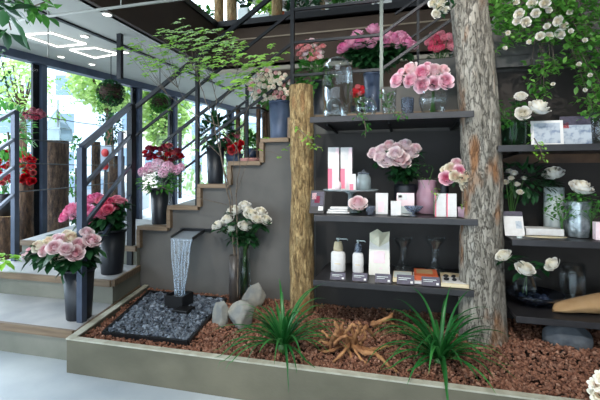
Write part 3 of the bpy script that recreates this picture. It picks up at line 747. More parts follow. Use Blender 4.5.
def roses(lst, mouth, base, Y, kinds, place, group, sp='rose', leaf='leafd', nl=6, ll=.06, jit=.08, labels=None, body='rose', facing=.38, drop=None, sc_=1.0):
    """cut flowers standing in one vessel; each one a thing: bloom, stem, leaves"""
    xs = [p[0] for p in lst]; ys = [p[1] for p in lst]; cx = sum(xs)/len(xs); cy = sum(ys)/len(ys)
    for i, p in enumerate(lst):
        px, py, r = p[:3]; kd = kinds if isinstance(kinds, str) else kinds[i % len(kinds)]
        if len(p) > 3: kd = p[3]
        e = math.hypot((px-cx)/(max(xs)-min(xs)+1e-6)*2, (py-cy)/(max(ys)-min(ys)+1e-6)*2) if len(lst) > 1 else 0
        yy = Y - jit*(1-min(1,e))*1.0 + jit*.35*(1 if py < cy else -1)*-1*(-1)
        c = PY(px, py, yy); rm = r*dep(px,yy)/F*1.1*sc_
        col = COLS.get(kd,'')
        if labels: lab = labels[i]
        else:
            pos = ''
            if len(lst) > 4:
                if px == min(xs): pos = 'leftmost'
                elif px == max(xs): pos = 'rightmost'
                elif py == min(ys): pos = 'topmost'
                elif py == max(ys): pos = 'lowest'
            lab = ('%s %s in the %s' % (col+' '+sp, '', place)).replace('  ',' ') if not pos else '%s %s %s in the %s' % (pos, col, sp, place)
        t = thing(body, lab, 'flower', base, group)
        b_ = Vector(base)
        d = (c-Vector(mouth)).normalized(); tocam = (Vector((0,0,CH))-c).normalized()
        fd = (d*.6+tocam*facing+Vector((0,0,.25))).normalized()
        if len(p) > 4: fd = Vector(p[4]).normalized()
        o = part('bloom', bloom(kd, 3+i%2 if r < 4.6 and sp == 'rose' and i % 3 == 0 else i % 3), None, t, loc=c-b_); orient(o, fd, rm)
        m_ = Vector(mouth)+Vector((rnd(-.015,.015), rnd(-.015,.015), 0)); nk = c-fd*rm*.45
        q1 = m_.lerp(nk,.5)+Vector((0,0,.02))
        path = [Vector(base)+Vector((rnd(-.02,.02),rnd(-.02,.02),.015)), m_, q1, nk]
        part('stem', MB().tube([q-b_ for q in path], [.003,.003,.0026,.0022], 6), M['stem'], t, True)
        mb = MB()
        for k in range(nl):
            s_ = rnd(.15,.95); q = m_.lerp(q1, s_*2) if s_ < .5 else q1.lerp(nk, s_*2-1)
            az = rnd(0,6.28); dv = Vector((math.cos(az), math.sin(az)*.8, rnd(-.35,.45)))
            for lf in range(3):
                dv2 = dv+Vector((rnd(-.6,.6),rnd(-.6,.6),rnd(-.4,.3)))
                mb.leaf(q+dv*.02*lf-b_, dv2, ll*rnd(.7,1.25), ll*.55, .7)
        if nl: part('leaves', mb, M[leaf], t, True)
def bucket(px, pb, Y, z, wt, wb, h, lab, m='bucket', name='flower_bucket', grp='flower buckets'):
    """a tapered florist's bucket; px widths at its top and foot, height in px"""
    d = dep(px, Y); rt = pxr(wt,d); rb = pxr(wb,d); H = h*d/F; b_ = Vector((XA(px,Y), Y, z))
    t = thing(name, lab, 'bucket', b_, grp)
    part('body', MB().lathe([(rb*.96,0),(rb,.006),(rt*.97,H-.02),(rt*.95,H-.02),(rb*.95,.01),(0.001,.01)], n=36), M[m], t, True)
    part('rim', MB().lathe([(rt*.97,H-.022),(rt*1.03,H-.02),(rt*1.04,H-.004),(rt,H),(rt*.95,H-.004),(rt*.95,H-.02)], n=36, cap0=False), M[m], t, True)
    return b_, H, rt
# --- bucket 1 and its blush roses
b_, H, rt = bucket(79,318,2.62,TZ[0],29,23,50,'black bucket of blush roses on the lowest step beside the railing post')
roses([(25.5,257,4.5),(32,251,6),(39,246,6.5),(46,250,6.5),(44,257,5),(50,242,6.5),(55,247,7),(62,240,7),(61,257,8.5),(66,249,6),(75,253,7.5),(72,238,7),(92,240,7),(87,232,5.5),(67,234,5),(79,244,6.5),(57,238,5)],
 b_+Vector((0,0,H)), b_+Vector((0,0,.012)), 2.5, ['blush_rose','blush_rose','cream_rose'], 'bucket on the lowest step', 'blush roses in the lowest bucket', nl=7, ll=.14, jit=.12)
b_, H, rt = bucket(112,274,3.2,TZ[1],27,20,44,'black bucket of hot pink roses on the second step')
roses([(65,216,6),(71,209,7),(78,213,7),(84,204,6.5),(90,218,6),(91,199,6),(86,210,6),(96,212,6),(103,207,6,'coral_rose'),(101,200,5,'coral_rose'),(108,209,5,'coral_rose'),(111,202,5.5,'coral_rose'),(116,207,5,'coral_rose'),(122,202,5,'coral_rose'),(97,197,5.5),(83,221,5,),(117,199,4.5,'coral_rose'),(105,214,5,'coral_rose')],
 b_+Vector((0,0,H)), b_+Vector((0,0,.012)), 3.1, 'hot_rose', 'bucket on the second step', 'hot and coral pink roses in the second bucket', nl=8, ll=.13, jit=.12)
# --- white roses in the clear vase, twigs in the dark vase
vz = .2
bv = PZ(245,301,vz); dv_ = dep(245,bv.y)
t = thing('glass_vase', 'tall clear glass cylinder vase holding the white roses', 'vase', bv)
r_ = pxr(11,dv_); Hv = 53*dv_/F
part('body', MB().lathe([(r_,0),(r_,Hv),(r_*.93,Hv),(r_*.93,.012),(.001,.012)], n=32), M['glass'], t, True)
part('water', MB().lathe([(r_*.9,.014),(r_*.9,Hv*.8)], n=28, cap1=True), M['glassg'], t, True)
roses([(217.5,225,5.5),(227.5,219,5.5),(234,210.5,6.5),(230.5,228,6),(245,205,5.5),(245,225.5,6),(251,214,6.5),(261,211.5,5.5),(265.5,219.5,5.5),(257,219,5),(247,209,4.5)],
 bv+Vector((0,0,Hv)), bv+Vector((0,0,.014)), bv.y-.02, 'white_rose', 'tall glass vase by the waterfall', 'white roses in the tall glass vase', nl=9, ll=.095, jit=.1)
bt = PZ(236,302,vz); bt.x -= .02; dt = dep(236,bt.y); r_ = pxr(9.5,dt); Ht = 47*dt/F
t = thing('dark_vase', 'slim dark cylinder vase holding the tall leafy branch', 'vase', bt)
part('body', MB().lathe([(r_,0),(r_,Ht),(r_*.9,Ht),(r_*.9,.012),(.001,.012)], n=30), mat('dark bronze glaze', (58,54,54), .35, c2=(84,78,72), scale=18, stretch=(1,1,.3)), t, True)
# the young tree
random.seed(21)
tgt = [(161,31),(184,25),(196,31),(216,33),(165,40),(174,41),(182,44),(195,50),(205,52),(204,41),(215,44),(232,50),(237,45),(227,55),(204,61),(220,61),(242,65),(235,75),(231,89),(216,82),(165,60),(157,66),(135,45),(142,44),(148,55),(138,60),(126,52),(260,58),(272,60),(279,52),(257,68),(252,73),(190,40),(178,34),(170,50),(188,57),(198,70),(210,72),(182,66),(174,72),(150,70),(228,38),(222,47),(240,57),(160,50),(192,62),(213,55),(186,35),(206,33),(236,84),(268,64),(150,62),(246,82),(200,80)]
tr_ = thing('leafy_branch', 'tall thin branched young tree with fresh green leaves rising from the dark vase', 'tree', bt+Vector((0,0,.013)))
BO = bt+Vector((0,0,.013))
TYY = bt.y-.02
nodes = []
def limb(pts, r0, r1):
    P_ = [PY(a,b,TYY+yo) if not isinstance(a, Vector) else a for (a,b,yo) in pts]; out = []
    for i in range(len(P_)-1):
        for j in range(5): out.append(P_[i].lerp(P_[i+1], j/5)+Vector((rnd(-1,1),rnd(-1,1),0))*.005)
    out.append(P_[-1]); n = len(out); rr = [r0+(r1-r0)*i/(n-1) for i in range(n)]
    for i in range(6, n): nodes.append(out[i])
    return [p-BO for p in out], rr
mb = MB()
for pts, r0, r1 in [
 ([(236,298,0),(235,262,0),(229,200,0),(221,155,-.03),(213,120,-.06),(204,96,-.1),(196,72,-.15)],.009,.003),
 ([(236,298,.01),(236,262,.02),(232,196,.02),(222,165,0),(219,130,.02),(216,100,.03),(212,80,.05)],.008,.003),
 ([(237,298,0),(238,262,0),(236,190,-.02),(240,168,-.05),(238,150,-.06),(222,128,-.08),(190,112,-.12),(168,95,-.15)],.007,.002),
 ([(229,190,.0),(236,150,.05),(244,120,.08),(254,92,.1),(256,70,.1)],.004,.0015),
 ([(222,158,0),(205,140,-.08),(196,118,-.1),(178,88,-.12)],.004,.0015),
 ([(235,196,0),(252,150,.0),(272,152,-.04),(290,160,-.05)],.003,.0012),
 ([(228,205,0),(190,196,-.05),(160,187,-.06),(156,191,-.08)],.0035,.0012),
 ([(216,110,.02),(232,88,.0),(238,70,-.03)],.0035,.0015)]:
    a, b = limb(pts, r0, r1); mb.tube(a, b, 7)
lf = MB()
for (x_, y_) in tgt:
    yo = rnd(-.28,.22); e = PY(x_, y_, TYY+yo)
    nb = min(nodes, key=lambda n: (n-e).length+ (0 if n.z < e.z-.04 else .6)); md = nb.lerp(e,.5)+Vector((0,0,-.02))
    mb.tube([nb-BO, md-BO, e-BO], [.002,.0016,.001], 5)
    for w_ in range(6):
        c = e+Vector((rnd(-.08,.08), rnd(-.1,.1), rnd(-.05,.05)))
        mb.tube([e-BO, c-BO], [.001,.0008], 4)
        tl = rnd(.35,.8)
        for k in range(5):
            az = k*1.257+rnd(-.3,.3); lf.leaf(c-BO, (math.cos(az), math.sin(az), -tl*math.sin(az)*-1+rnd(-.1,.1)), rnd(.036,.054), .028, .35, up=Vector((rnd(-.3,.3),-.55,.8)))
for (x_, y_) in [(170,110),(186,130),(260,150),(280,158),(285,150),(196,150),(266,138),(290,146),(300,150),(310,146),(318,136),(160,186)]:
    e = PY(x_, y_, TYY-.05)
    for k in range(7): lf.leaf(e-BO, (rnd(-1,1),rnd(-1,1),rnd(-.3,.3)), .035, .018, .3)
part('branches', mb, M['twig'], tr_, True); part('leaves', lf, M['leafy'], tr_, True)
# ================= FLOWER BUNCHES ON THE STAIRS =================
def bunch(lst, Y, base, mouth, kind, lab, leafn=90, lr=(.22,.16,.14), lcol='leafm', ll=.07, name='flower_bunch', grp=None, cyo=0, mesh=None, lc=None, style='floret', stems=True):
    b_ = Vector(base); t = thing(name, lab, 'flowers', base, grp); mp = Vector(mouth)
    sm = MB()
    for i, p in enumerate(lst):
        yy = Y+rnd(-.06,.06); c = PY(p[0], p[1], yy); r = p[2]*dep(p[0],yy)/F*1.05; kd = p[3] if len(p) > 3 else kind
        me = floret(kd) if style == 'floret' else bloom(kd, i%3)
        o = part('flower', me, None, t, loc=c-b_); d = (c-mp); d = d.normalized() if d.length > .01 else Vector((0,0,1))
        orient(o, d*.6+(Vector((0,0,CH))-c).normalized()*.5+Vector((0,0,.3)), r)
        if stems: sm.tube([b_-b_+Vector((rnd(-.01,.01),0,.02)), mp-b_, (mp.lerp(c,.6))-b_+Vector((0,0,.01)), c-b_], .0028, 5)
    if stems: part('stems', sm, M['stem'], t, True)
    mb = MB(); cc = Vector(lc) if lc else mp+Vector((0,0,lr[2]*.55))
    for k in range(leafn):
        a = rnd(0,6.28); z = rnd(-1,1); q = math.sqrt(1-z*z)*rnd(.45,1)
        v = Vector((math.cos(a)*q*lr[0], math.sin(a)*q*lr[1], z*lr[2]*rnd(.6,1)))
        mb.leaf(cc+v-b_, v.normalized()+Vector((rnd(-.6,.6),rnd(-.6,.6),rnd(-.5,.3))), ll*rnd(.7,1.3), ll*.5, .6)
    part('foliage', mb, M[lcol], t, True)
    return t
def scat(x0, x1, y0, y1, n, r0, r1, kinds=None):
    out = []; 
    for i in range(n*40):
        if len(out) >= n: break
        a = rnd(0,6.28); q = math.sqrt(random.random()); x = (x0+x1)/2+(x1-x0)/2*q*math.cos(a); y = (y0+y1)/2+(y1-y0)/2*q*math.sin(a); r = rnd(r0,r1)
        if all(math.hypot(x-p[0],y-p[1]) > (r+p[2])*.62 for p in out): out.append((x,y,r)+((random.choice(kinds),) if kinds else ()))
    return out
random.seed(11)
b_, H, rt = bucket(160,222,3.78,TZ[3],19,15,36,'dark bucket of pink hydrangeas on the fourth step')
bunch([(150,168,6,'lilac_h'),(158,166,6.5,'lilac_h'),(168,167,6,'lilac_h'),(176,170,5,'lilac_h'),(143,172,5,'lilac_h'),(163,172,5,'lilac_h'),(181,167,4,'lilac_h')] if False else [(150,168,6),(158,165,6.5),(168,167,6),(176,170,5),(143,172,5),(163,173,5),(181,167,4)], 3.72, b_, b_+Vector((0,0,H)), 'spray_h', 'pink hydrangea bunch in the bucket on the fourth step', 150, (.26,.2,.13), 'leafm', .075, grp=None) if False else None
M['hyd'] = petal('pale pink hydrangea petal', [(206,140,170),(222,160,188),(232,184,204)])
bunch([(150,168,6),(158,165,6.5),(168,167,6),(176,170,5),(143,172,5),(163,173,5),(181,167,4)], 3.72, b_+Vector((0,0,.012)), b_+Vector((0,0,H)), 'hyd', 'bunch of pale pink hydrangeas in the bucket on the fourth step', 190, (.27,.18,.13), 'leafm', .07)
bz = PY(164,215,4.35)
b3 = thing('flower_bucket', 'dark bucket half hidden behind the pink hydrangeas', 'bucket', (XA(165,4.5),4.5,TZ[4]-.0), 'flower buckets')
part('body', MB().lathe([(.07,0),(.09,.3),(.085,.3),(.066,.01),(.001,.01)],n=28), M['bucket'], b3, True)
bunch(scat(143,182,145,162,22,2.6,3.8,['wine_fl','red_fl','wine_fl']), 4.45, (XA(165,4.5),4.5,TZ[4]+.012), (XA(165,4.5),4.5,TZ[4]+.3), 'wine_fl', 'dark wine red roses behind the pale pink hydrangeas', 110, (.25,.15,.12), 'leafd', .07, style='rose')
b_, H, rt = bucket(215.5,181,3.86,TZ[5],18,15,37,'dark bucket of broad green leaves on the sixth step')
bunch([], 3.8, b_+Vector((0,0,.012)), b_+Vector((0,0,H)), 'hyd', 'cut bunch of dark green leaves in the bucket on the sixth step', 170, (.17,.14,.19), 'leafd', .1, name='leaf_bunch', lc=b_+Vector((0,0,H+.13)))
bb = thing('flower_pot', 'small low pot of red and pink flowers right of the leaf bucket', 'pot', (XA(234,4.0),4.0,TZ[6]), 'flower buckets')
part('body', MB().lathe([(.07,0),(.1,.1),(.093,.1),(.066,.01),(.001,.01)],n=28), M['bucketb'], bb, True)
bunch([(232,150,4.6),(237,147,4.4),(229,147,4.2),(236,153,4),(226,139,3,'deep_fl'),(232,135,3.2,'deep_fl'),(237,136,3,'deep_fl'),(230,141,2.6,'deep_fl'),(241,143,3,'red_fl')], 3.9, (XA(234,4.0),4.0,TZ[6]+.012), (XA(234,4.0),4.0,TZ[6]+.1), 'red_fl', 'red and deep pink flowers in the small low pot on the stairs', 90, (.13,.12,.13), 'leafm', .055, style='rose')
q = Vector((XA(250,3.78),3.78,TZ[6]))
t = thing('pink_wreath', 'small dusty pink twisted wreath lying at the edge of the stair tread', 'wreath', q)
mb = MB()
for k in range(3): mb.tube([(.085*math.cos(a)*(1+.08*math.sin(5*a+k)), .085*math.sin(a), .02+.012*math.sin(6*a+k*2)) for a in [i*2*PI/30 for i in range(31)]], .012, 7)
part('braid', mb, mat('dusty twisted straw', (176,126,122), .8, c2=(140,96,90), scale=30), t, True)
b_, H, rt = bucket(280,136,3.82,TZ[7],22,19,39,'blue grey bucket of small cream and pink blossoms behind the log post','bucketb')
bunch(scat(246,292,69,102,54,1.9,3.0,['spray_fl','spray_fl','spray_fl','dust_rose']), 3.66, b_+Vector((0,0,.012)), b_+Vector((0,0,H)), 'spray_fl', 'loose bunch of small cream and pink spray blossoms in the blue grey bucket', 360, (.27,.12,.15), 'leafm', .055, lc=b_+Vector((-.07,.03,H+.11)))
b_, H, rt = bucket(322,112,3.95,TZ[8],20,17,38,'dark bucket behind the tall glass jar holding pale orange pink carnations')
bunch(scat(297,324,40,60,22,2.8,3.8,['dust_rose','dust_rose','blush_rose']), 3.88, b_+Vector((0,0,.012)), b_+Vector((0,0,H)), 'dust_rose', 'bunch of pale orange pink carnations behind the tall glass jar', 300, (.18,.15,.19), 'leafm', .08, style='rose', lc=b_+Vector((-.08,0,H+.06)))
b_, H, rt = bucket(373,112,3.95,TZ[8],19,15,44,'blue grey zinc bucket of magenta pink roses behind the glass terrarium','bucketb')
roses([(344,47,7),(350,42,6),(357,34,5.5),(359,43,7.5),(365,40,6),(374,29,7),(371,44,5),(378,38,5),(388,35,6),(394,38,6.5),(402,37,7.5),(407,43,7),(397,45,5),(414,45,4.5),(386,43,5)],
 b_+Vector((0,0,H)), b_+Vector((0,0,.012)), 3.88, 'mag_rose', 'zinc bucket behind the top shelf', 'magenta pink roses in the zinc bucket', nl=16, ll=.12, jit=.1)
b_, H, rt = bucket(440,112,4.15,2.145,26,21,30,'dark bucket of deep pink chrysanthemums beside the big trunk')
bunch(scat(426,456,33,50,24,3,4.2), 4.1, b_+Vector((0,0,.012)), b_+Vector((0,0,H)), 'deep_fl', 'domed bunch of deep pink chrysanthemums beside the big trunk', 80, (.17,.15,.08), 'leafd', .06)
q = Vector((XA(357,3.72),3.72,TZ[8]))
bb = thing('flower_pot', 'small pot of crimson flowers between the glass jar and the terrarium', 'pot', q, 'flower buckets')
part('body', MB().lathe([(.05,0),(.065,.07),(.06,.07),(.047,.01),(.001,.01)],n=24), M['bucket'], bb, True)
bunch(scat(352,364,84,98,9,2.2,3), 3.7, q+Vector((0,0,.012)), q+Vector((0,0,.07)), 'red_fl', 'small clump of crimson flowers between the glass jar and the terrarium', 40, (.06,.05,.07), 'leafd', .04)
# left: red flowers and greens behind the left post
q = PD(22,200,5.0)
def ped(px, pyb, pyt, d, w, lab, m='bucket'):
    b_ = PD(px,pyb,d); t = thing('flower_bucket', lab, 'bucket', b_, 'flower buckets'); r = pxr(w,d); H = (pyb-pyt)*d/F
    part('body', MB().lathe([(r*.8,0),(r,H),(r*.94,H),(r*.76,.01),(.001,.01)],n=28), M[m], t, True); return b_, H
b_, H = ped(4,216,194,5.2,16,'dark bucket of red flowers on the low log block at the left edge')
bunch(scat(-8,17,150,186,30,2.2,3.2), 5.1*dirv(4,200).y, b_+Vector((0,0,.01)), b_+Vector((0,0,H)), 'red_fl', 'bunch of bright red flowers at the left edge behind the railing', 130, (.22,.2,.3), 'leafm', .07, style='rose', lc=PD(2,170,5.25))
b_, H = ped(26,178.0,168,5.6,12,'small dark pot of red flowers on the slim log')
bunch(scat(17,36,152,186,26,2.1,3.0), 5.5*dirv(26,200).y, b_+Vector((0,0,.01)), b_+Vector((0,0,H)), 'red_fl', 'bunch of bright red flowers just right of the left railing post', 60, (.14,.14,.2), 'leafm', .06, style='rose', lc=PD(26,165,5.65))
def greens(px, py, d, rx, rz, n, ll, col, lab, name='leafy_plant', cat='plant', stemto=None, ry=None):
    b_ = PD(px, py, d); t = thing(name, lab, cat, b_); mb = MB(); a_ = rx*d/F; c_ = rz*d/F; ry = ry or a_
    for k in range(n):
        a = rnd(0,6.28); z = rnd(-1,1); q = math.sqrt(1-z*z)*rnd(.3,1)**.6
        v = Vector((math.cos(a)*q*a_, math.sin(a)*q*ry, z*c_))
        mb.leaf(v, v.normalized()+Vector((rnd(-.7,.7),rnd(-.7,.7),rnd(-.6,.4))), ll*rnd(.6,1.3), ll*.5, .6)
    part('foliage', mb, M[col], t, True); return t, b_
t, b_ = greens(8,132,4.9,22,24,190,.1,'leafm','broad leaved green plant behind the left railing post above the red flowers')
part('stem', MB().tube([(0,0,0),(.02,.03,-.5),(.05,.05,-(b_.z-.66))],.012,8), M['twig'], t, True)
bunch(scat(25,43,110,118,12,2.2,3.4), 4.75*dirv(34,114).y, PD(12,140,4.8), PD(20,128,4.8), 'wine_fl', 'cluster of dark red flowers leaning over the top of the left post', 14, (.06,.05,.04), 'leafd', .06, name='flower_cluster')
t, b_ = greens(76,168,7.9,9,30,200,.08,'leafm','climbing shrub growing behind the tall stump with the terrarium'); part('stem', MB().tube([(0,0,0),(0,0,-b_.z)],.02,8), M['twig'], t)
t, b_ = greens(112,128,7.0,11,13,150,.09,'leafd','dark leafy plant behind the top of the stair rail'); part('stem', MB().tube([(0,0,0),(.05,0,-.7)],.015,8), M['twig'], t)
t, b_ = greens(1,259,3.75,11,4,26,.11,'leafy','low pale green leaves at the left edge beside the steps')
t, b_ = greens(58,100,6.6,16,20,100,.06,'leafy','light airy sprig rising behind the glass terrarium'); part('stem', MB().tube([(0,0,0),(0,0,-.45)],.008,6), M['twig'], t)
# hanging baskets
def hang(px, py, d, r, lab, ceil=CZ, moss='leafd', trail=12):
    b_ = PD(px, py, d); t = thing('hanging_plant', lab, 'hanging plant', b_, 'hanging moss ball plants'); R_ = r*d/F
    part('moss_ball', MB().blob((0,0,0),(R_,R_,R_*.92),3,.12,4,px), M['soil'], t, True); mb = MB()
    for k in range(520):
        v = Vector((rnd(-1,1),rnd(-1,1),rnd(-1,1))).normalized(); mb.leaf(v*R_, v+Vector((rnd(-.5,.5),rnd(-.5,.5),-.2)), .045, .03, .5)
    part('leaves', mb, M[moss], t, True); mb = MB()
    for k in range(trail):
        a = rnd(0,6.28); p = Vector((math.cos(a)*R_,math.sin(a)*R_,0)); L_ = rnd(.15,.5)
        for j in range(10): mb.leaf(p+Vector((rnd(-.02,.02),rnd(-.02,.02),-L_*j/9)), (rnd(-1,1),rnd(-1,1),-.4), .04, .025, .5)
    if trail: part('trailing_foliage', mb, M['leafm'], t, True)
    part('wire', MB().tube([(0,0,R_*.8),(0,0,ceil-b_.z)],.006,6), M['raild'], t)
hang(111,93,5.6,11,'larger round hanging moss ball plant left of the stair rail'); hang(160,103,6.0,8,'smaller hanging moss ball plant right of the window column',moss='leafm',trail=16)
# vine and big leaves at the upper left
def vine(pts, Y, n, ll, col, lab, name='vine', spread=.06, cat='vine', w=.55, lead=0):
    P_ = [pq if isinstance(pq, Vector) else PY(pq[0],pq[1],Y) for pq in pts]; b_ = P_[0]
    t = thing(name, lab, cat, b_); part('stem', MB().tube([p-b_ for p in P_], .0035, 6), M['twig'], t, True); mb = MB()
    P_ = P_[lead:]; seg = [(P_[i+1]-P_[i]).length for i in range(len(P_)-1)]; tot = sum(seg)
    for k in range(n):
        s_ = rnd(0,tot); i = 0
        while i < len(seg)-1 and s_ > seg[i]: s_ -= seg[i]; i += 1
        p = P_[i].lerp(P_[i+1], s_/max(seg[i],1e-6))+Vector((rnd(-1,1),rnd(-1,1),rnd(-1,1)))*spread
        mb.leaf(p-b_, (rnd(-1,1),rnd(-1,1),rnd(-.8,.3)), ll*rnd(.7,1.3), ll*w, .5)
    part('leaves', mb, M[col], t, True); return t
random.seed(5)
vine([Vector((X0+.05,1.7,3.15)),(-14,-6),(2,10),(9,22),(11,30)], 1.7, 20, .13, 'leafd', 'broad dark leaves hanging into the top left corner', 'leafy_branch', .05, 'branch', .5, 1)
vine([Vector((X0+.05,1.8,3.25)),(-5,-12),(18,-2),(34,6),(50,0)], 1.8, 46, .09, 'leafm', 'leafy green branch crossing the top left corner', 'leafy_branch', .07, 'branch', .5, 1)
vine([(-2,50),(3,66),(6,80),(9,98)], 3.3, 70, .05, 'leafd', 'dark trailing vine down the left edge by the window', spread=.06)
# ================= GLASSWARE HELPERS =================
def on(px0, px1, pyt, zs, Y):
    pc = (px0+px1)/2; d = dep(pc, Y); return Vector((XA(pc,Y), Y, zs)), (px1-px0)*d/F/2, max(.01, CH-(pyt-177)*d/F-zs)
def pot(name, lab, cat, prof, m, px0, px1, pyt, zs, Y, grp=None, pn='body', n=36, flut=0, nf=12, sx=1, wall=.06, cap=True):
    b_, r, h = on(px0, px1, pyt, zs, Y); t = thing(name, lab, cat, b_, grp)
    P_ = [(a*r, z*h) for a, z in prof]
    inn = [(max(.0005,(a-wall))*r, max(.006, z*h)) for a, z in reversed(prof)] if wall else []
    part(pn, MB().lathe(P_+inn, n=n, flut=flut, nf=nf), m if not isinstance(m, str) else M[m], t, True)
    return t, b_, r, h
# ================= SHELVES =================
ZS = {'top':1.797,'mid':1.067,'low':.587,'rt':1.56,'rm':.944,'rl':.44}
def shelf(px0, px1, z, lab, yf=2.90, x1=None, brk=()):
    a = XA(px0, yf); b = XA(px1, yf) if x1 is None else x1
    t = thing('wall_shelf', lab, 'shelf', ((a+b)/2, WY-.02, z-.03)); w_ = b-a
    part('board', MB().box((0, (yf-WY+.015)/2, .013), (w_, WY-yf-.025, .026)), M['shelf'], t)
    part('front_lip', MB().box((0, yf-WY+.02, .008), (w_, .012, .044)), M['shelf'], t, bev=.003)
    for f_ in brk:
        x = w_*(f_-.5); part('bracket', MB().box((x,.0,-.055),(.022,.012,.11)).bar((x,-.02,-.02),(x,-.5,-.006),.016,.02), M['track'], t)
shelf(310,474,ZS['top'],'uppermost of the three shelves between the log post and the trunk',brk=(.08,.5,.93))
shelf(314,478,ZS['mid'],'middle of the three shelves between the log post and the trunk',brk=(.08,.93))
shelf(313,474,ZS['low'],'lowest of the three shelves between the log post and the trunk',brk=(.08,.93))
shelf(498,0,ZS['rt'],'uppermost shelf right of the big trunk',x1=2.35,brk=(.1,.9))
shelf(512,0,ZS['rm'],'middle shelf right of the big trunk',x1=2.35,brk=(.1,.9))
shelf(516,0,ZS['rl'],'lowest shelf right of the big trunk',x1=2.35,brk=(.1,.9))
# ================= TOP SHELF =================
z = ZS['top']+.0
CAPS = [(.30,0),(.34,.01),(.55,.08),(.85,.2),(.99,.4),(1,.6),(.97,.74),(.86,.86),(.68,.94),(.42,.985),(.05,1)]
pot('glass_jar','tall capsule shaped clear glass jar on the top shelf','jar',CAPS,'glass',322,353,57,z,3.26,wall=.04)
t,b_,r,h = pot('glass_cloche','small glass dome on a foot in front of the tall capsule jar','cloche',[(.98,.08),(1,.12),(.97,.4),(.8,.7),(.45,.88),(.05,.92)],'glass',323,345,96,z,3.00,wall=.05)
part('foot', MB().lathe([(r*1.05,0),(r*1.05,.008),(r*.9,.012)],n=32,cap1=True), M['glass'], t, True)
part('knob', MB().lathe([(.004,h*.92),(.01,h*.95),(.008,h),(.001,h*1.01)],n=14), M['glass'], t, True)
SPH = [(.45,0),(.5,.01),(.8,.15),(.98,.4),(.99,.55),(.88,.78),(.62,.95),(.6,1)]
t,b_,r,h = pot('glass_terrarium','round glass terrarium with an arched handle and green sprigs inside','terrarium',SPH,'glass',355,377,98,z,3.09)
part('handle', MB().tube([(r*.75*math.cos(a),0,h*.8+.105*math.sin(a)) for a in [PI*i/18 for i in range(19)]],.0022,6), M['glass'], t, True)
def sprig(px, py, Y, n, r, ll, col, lab, name='green_sprig', base=None, cat='plant', fl=None):
    e = PY(px, py, Y); b_ = Vector(base) if base is not None else e; t = thing(name, lab, cat, b_); mb = MB(); sm = MB()
    for k in range(n):
        v = Vector((rnd(-1,1)*r,rnd(-1,1)*r*.8,rnd(-1,1)*r)); mb.leaf(e+v-b_, (rnd(-1,1),rnd(-1,1),rnd(-.6,.6)), ll*rnd(.7,1.3), ll*.55, .5)
        if k % 6 == 0: sm.tube([Vector((0,0,0)), (e-b_)*.5+Vector((rnd(-.01,.01),0,0)), e+v-b_], .0016, 5)
    part('leaves', mb, M[col], t, True); part('stems', sm, M['stem'], t, True); return t
sprig(364,104,3.09,26,.045,.03,'leafm','green sprigs inside the round glass terrarium',base=b_+Vector((0,0,.012)))
t,b_,r,h = pot('glass_tumbler','clear glass tumbler with ivy between the terrarium and the pink ranunculus','glass',[(.72,0),(.76,.02),(1,1)],'glass',381,397,90,z,3.09,wall=.07)
sprig(388,98,3.09,30,.05,.034,'leafm','ivy sprig spilling from the clear glass tumbler',base=b_+Vector((0,0,.01)))
t,b_,r,h = pot('glass_bowl','rounded glass vase holding the pink ranunculus','vase',SPH,'glass',419,447,84,z,3.09)
part('handle', MB().tube([(.0+r*1.1*math.cos(a),.03,h*.8+.12*math.sin(a)) for a in [PI*i/18 for i in range(19)]],.0025,6), M['glass'], t, True)
roses([(396.7,80,6.5),(410,80.5,6.2),(410,69,6.8),(421.7,72.5,7.2),(421.7,85,7),(434,71,7.6),(434,83,6.2),(446,81,7.2),(443,70,6),(427,66,4.5),(401,72,4,)],
 b_+Vector((0,0,h)), b_+Vector((0,0,.01)), 2.98, ['ranun','ranun','blush_rose'], 'glass vase on the top shelf', 'pink ranunculus on the top shelf', sp='ranunculus', nl=3, ll=.05, jit=.06)
pot('glass_votive','small smoky glass votive left of the ranunculus vase','candle holder',[(.8,0),(.85,.02),(1,.9),(.97,1)],'glassb',401,414,98,z,3.19,wall=.1)
def ivy(pts, n, Y, lab, col='leafm', ll=.032, sp=.03): return vine(pts, Y, n, ll, col, lab, 'ivy_tendril', sp, 'ivy', .7)
ivy([(357,111),(364,119),(366,130),(365,138)],26,2.83,'short ivy tendril hanging below the top shelf under the terrarium')
ivy([(388,108),(394,112),(401,116),(403,118)],18,2.82,'ivy tip creeping over the top shelf edge below the tumbler')
ivy([(298,128),(305,135),(314,145),(322,148)],30,2.82,'ivy sprig reaching from the log post below the top shelf','leafy')
# ================= MIDDLE SHELF =================
z = ZS['mid']
t,b_,r,h = pot('cake_stand','clear glass cake stand on the middle shelf','cake stand',[(.3,0),(.32,.03),(.1,.12),(.09,.8),(.25,.9)],'wglass',323,378,189,z,3.19,wall=.02,pn='foot')
part('plate', MB().lathe([(r*.3,h*.88),(r*.97,h*.93),(r,h*.99),(r*.98,h),(r*.95,h*.96),(r*.3,h*.93)],n=44,cap1=True), M['wglass'], t, True)
zp = b_.z+h*.955
def carton(px0, px1, pyt, zs, Y, dp, lab, m='white', name='carton', cat='box', rz=0, grp=None, bands=(), topm=None):
    b_, r, h = on(px0, px1, pyt, zs, Y); t = thing(name, lab, cat, b_, grp, rz)
    part('box', MB().box((0,0,h/2),(2*r,dp,h)), M[m], t, bev=.0015)
    for (u0,u1,v0,v1,bm_,pn) in bands:
        part(pn, MB().box(((u0+u1)*r,-dp/2-.0008,(v0+v1)/2*h),((u1-u0)*2*r,.0016,(v1-v0)*h)), M[bm_], t)
    return t, b_, r, h
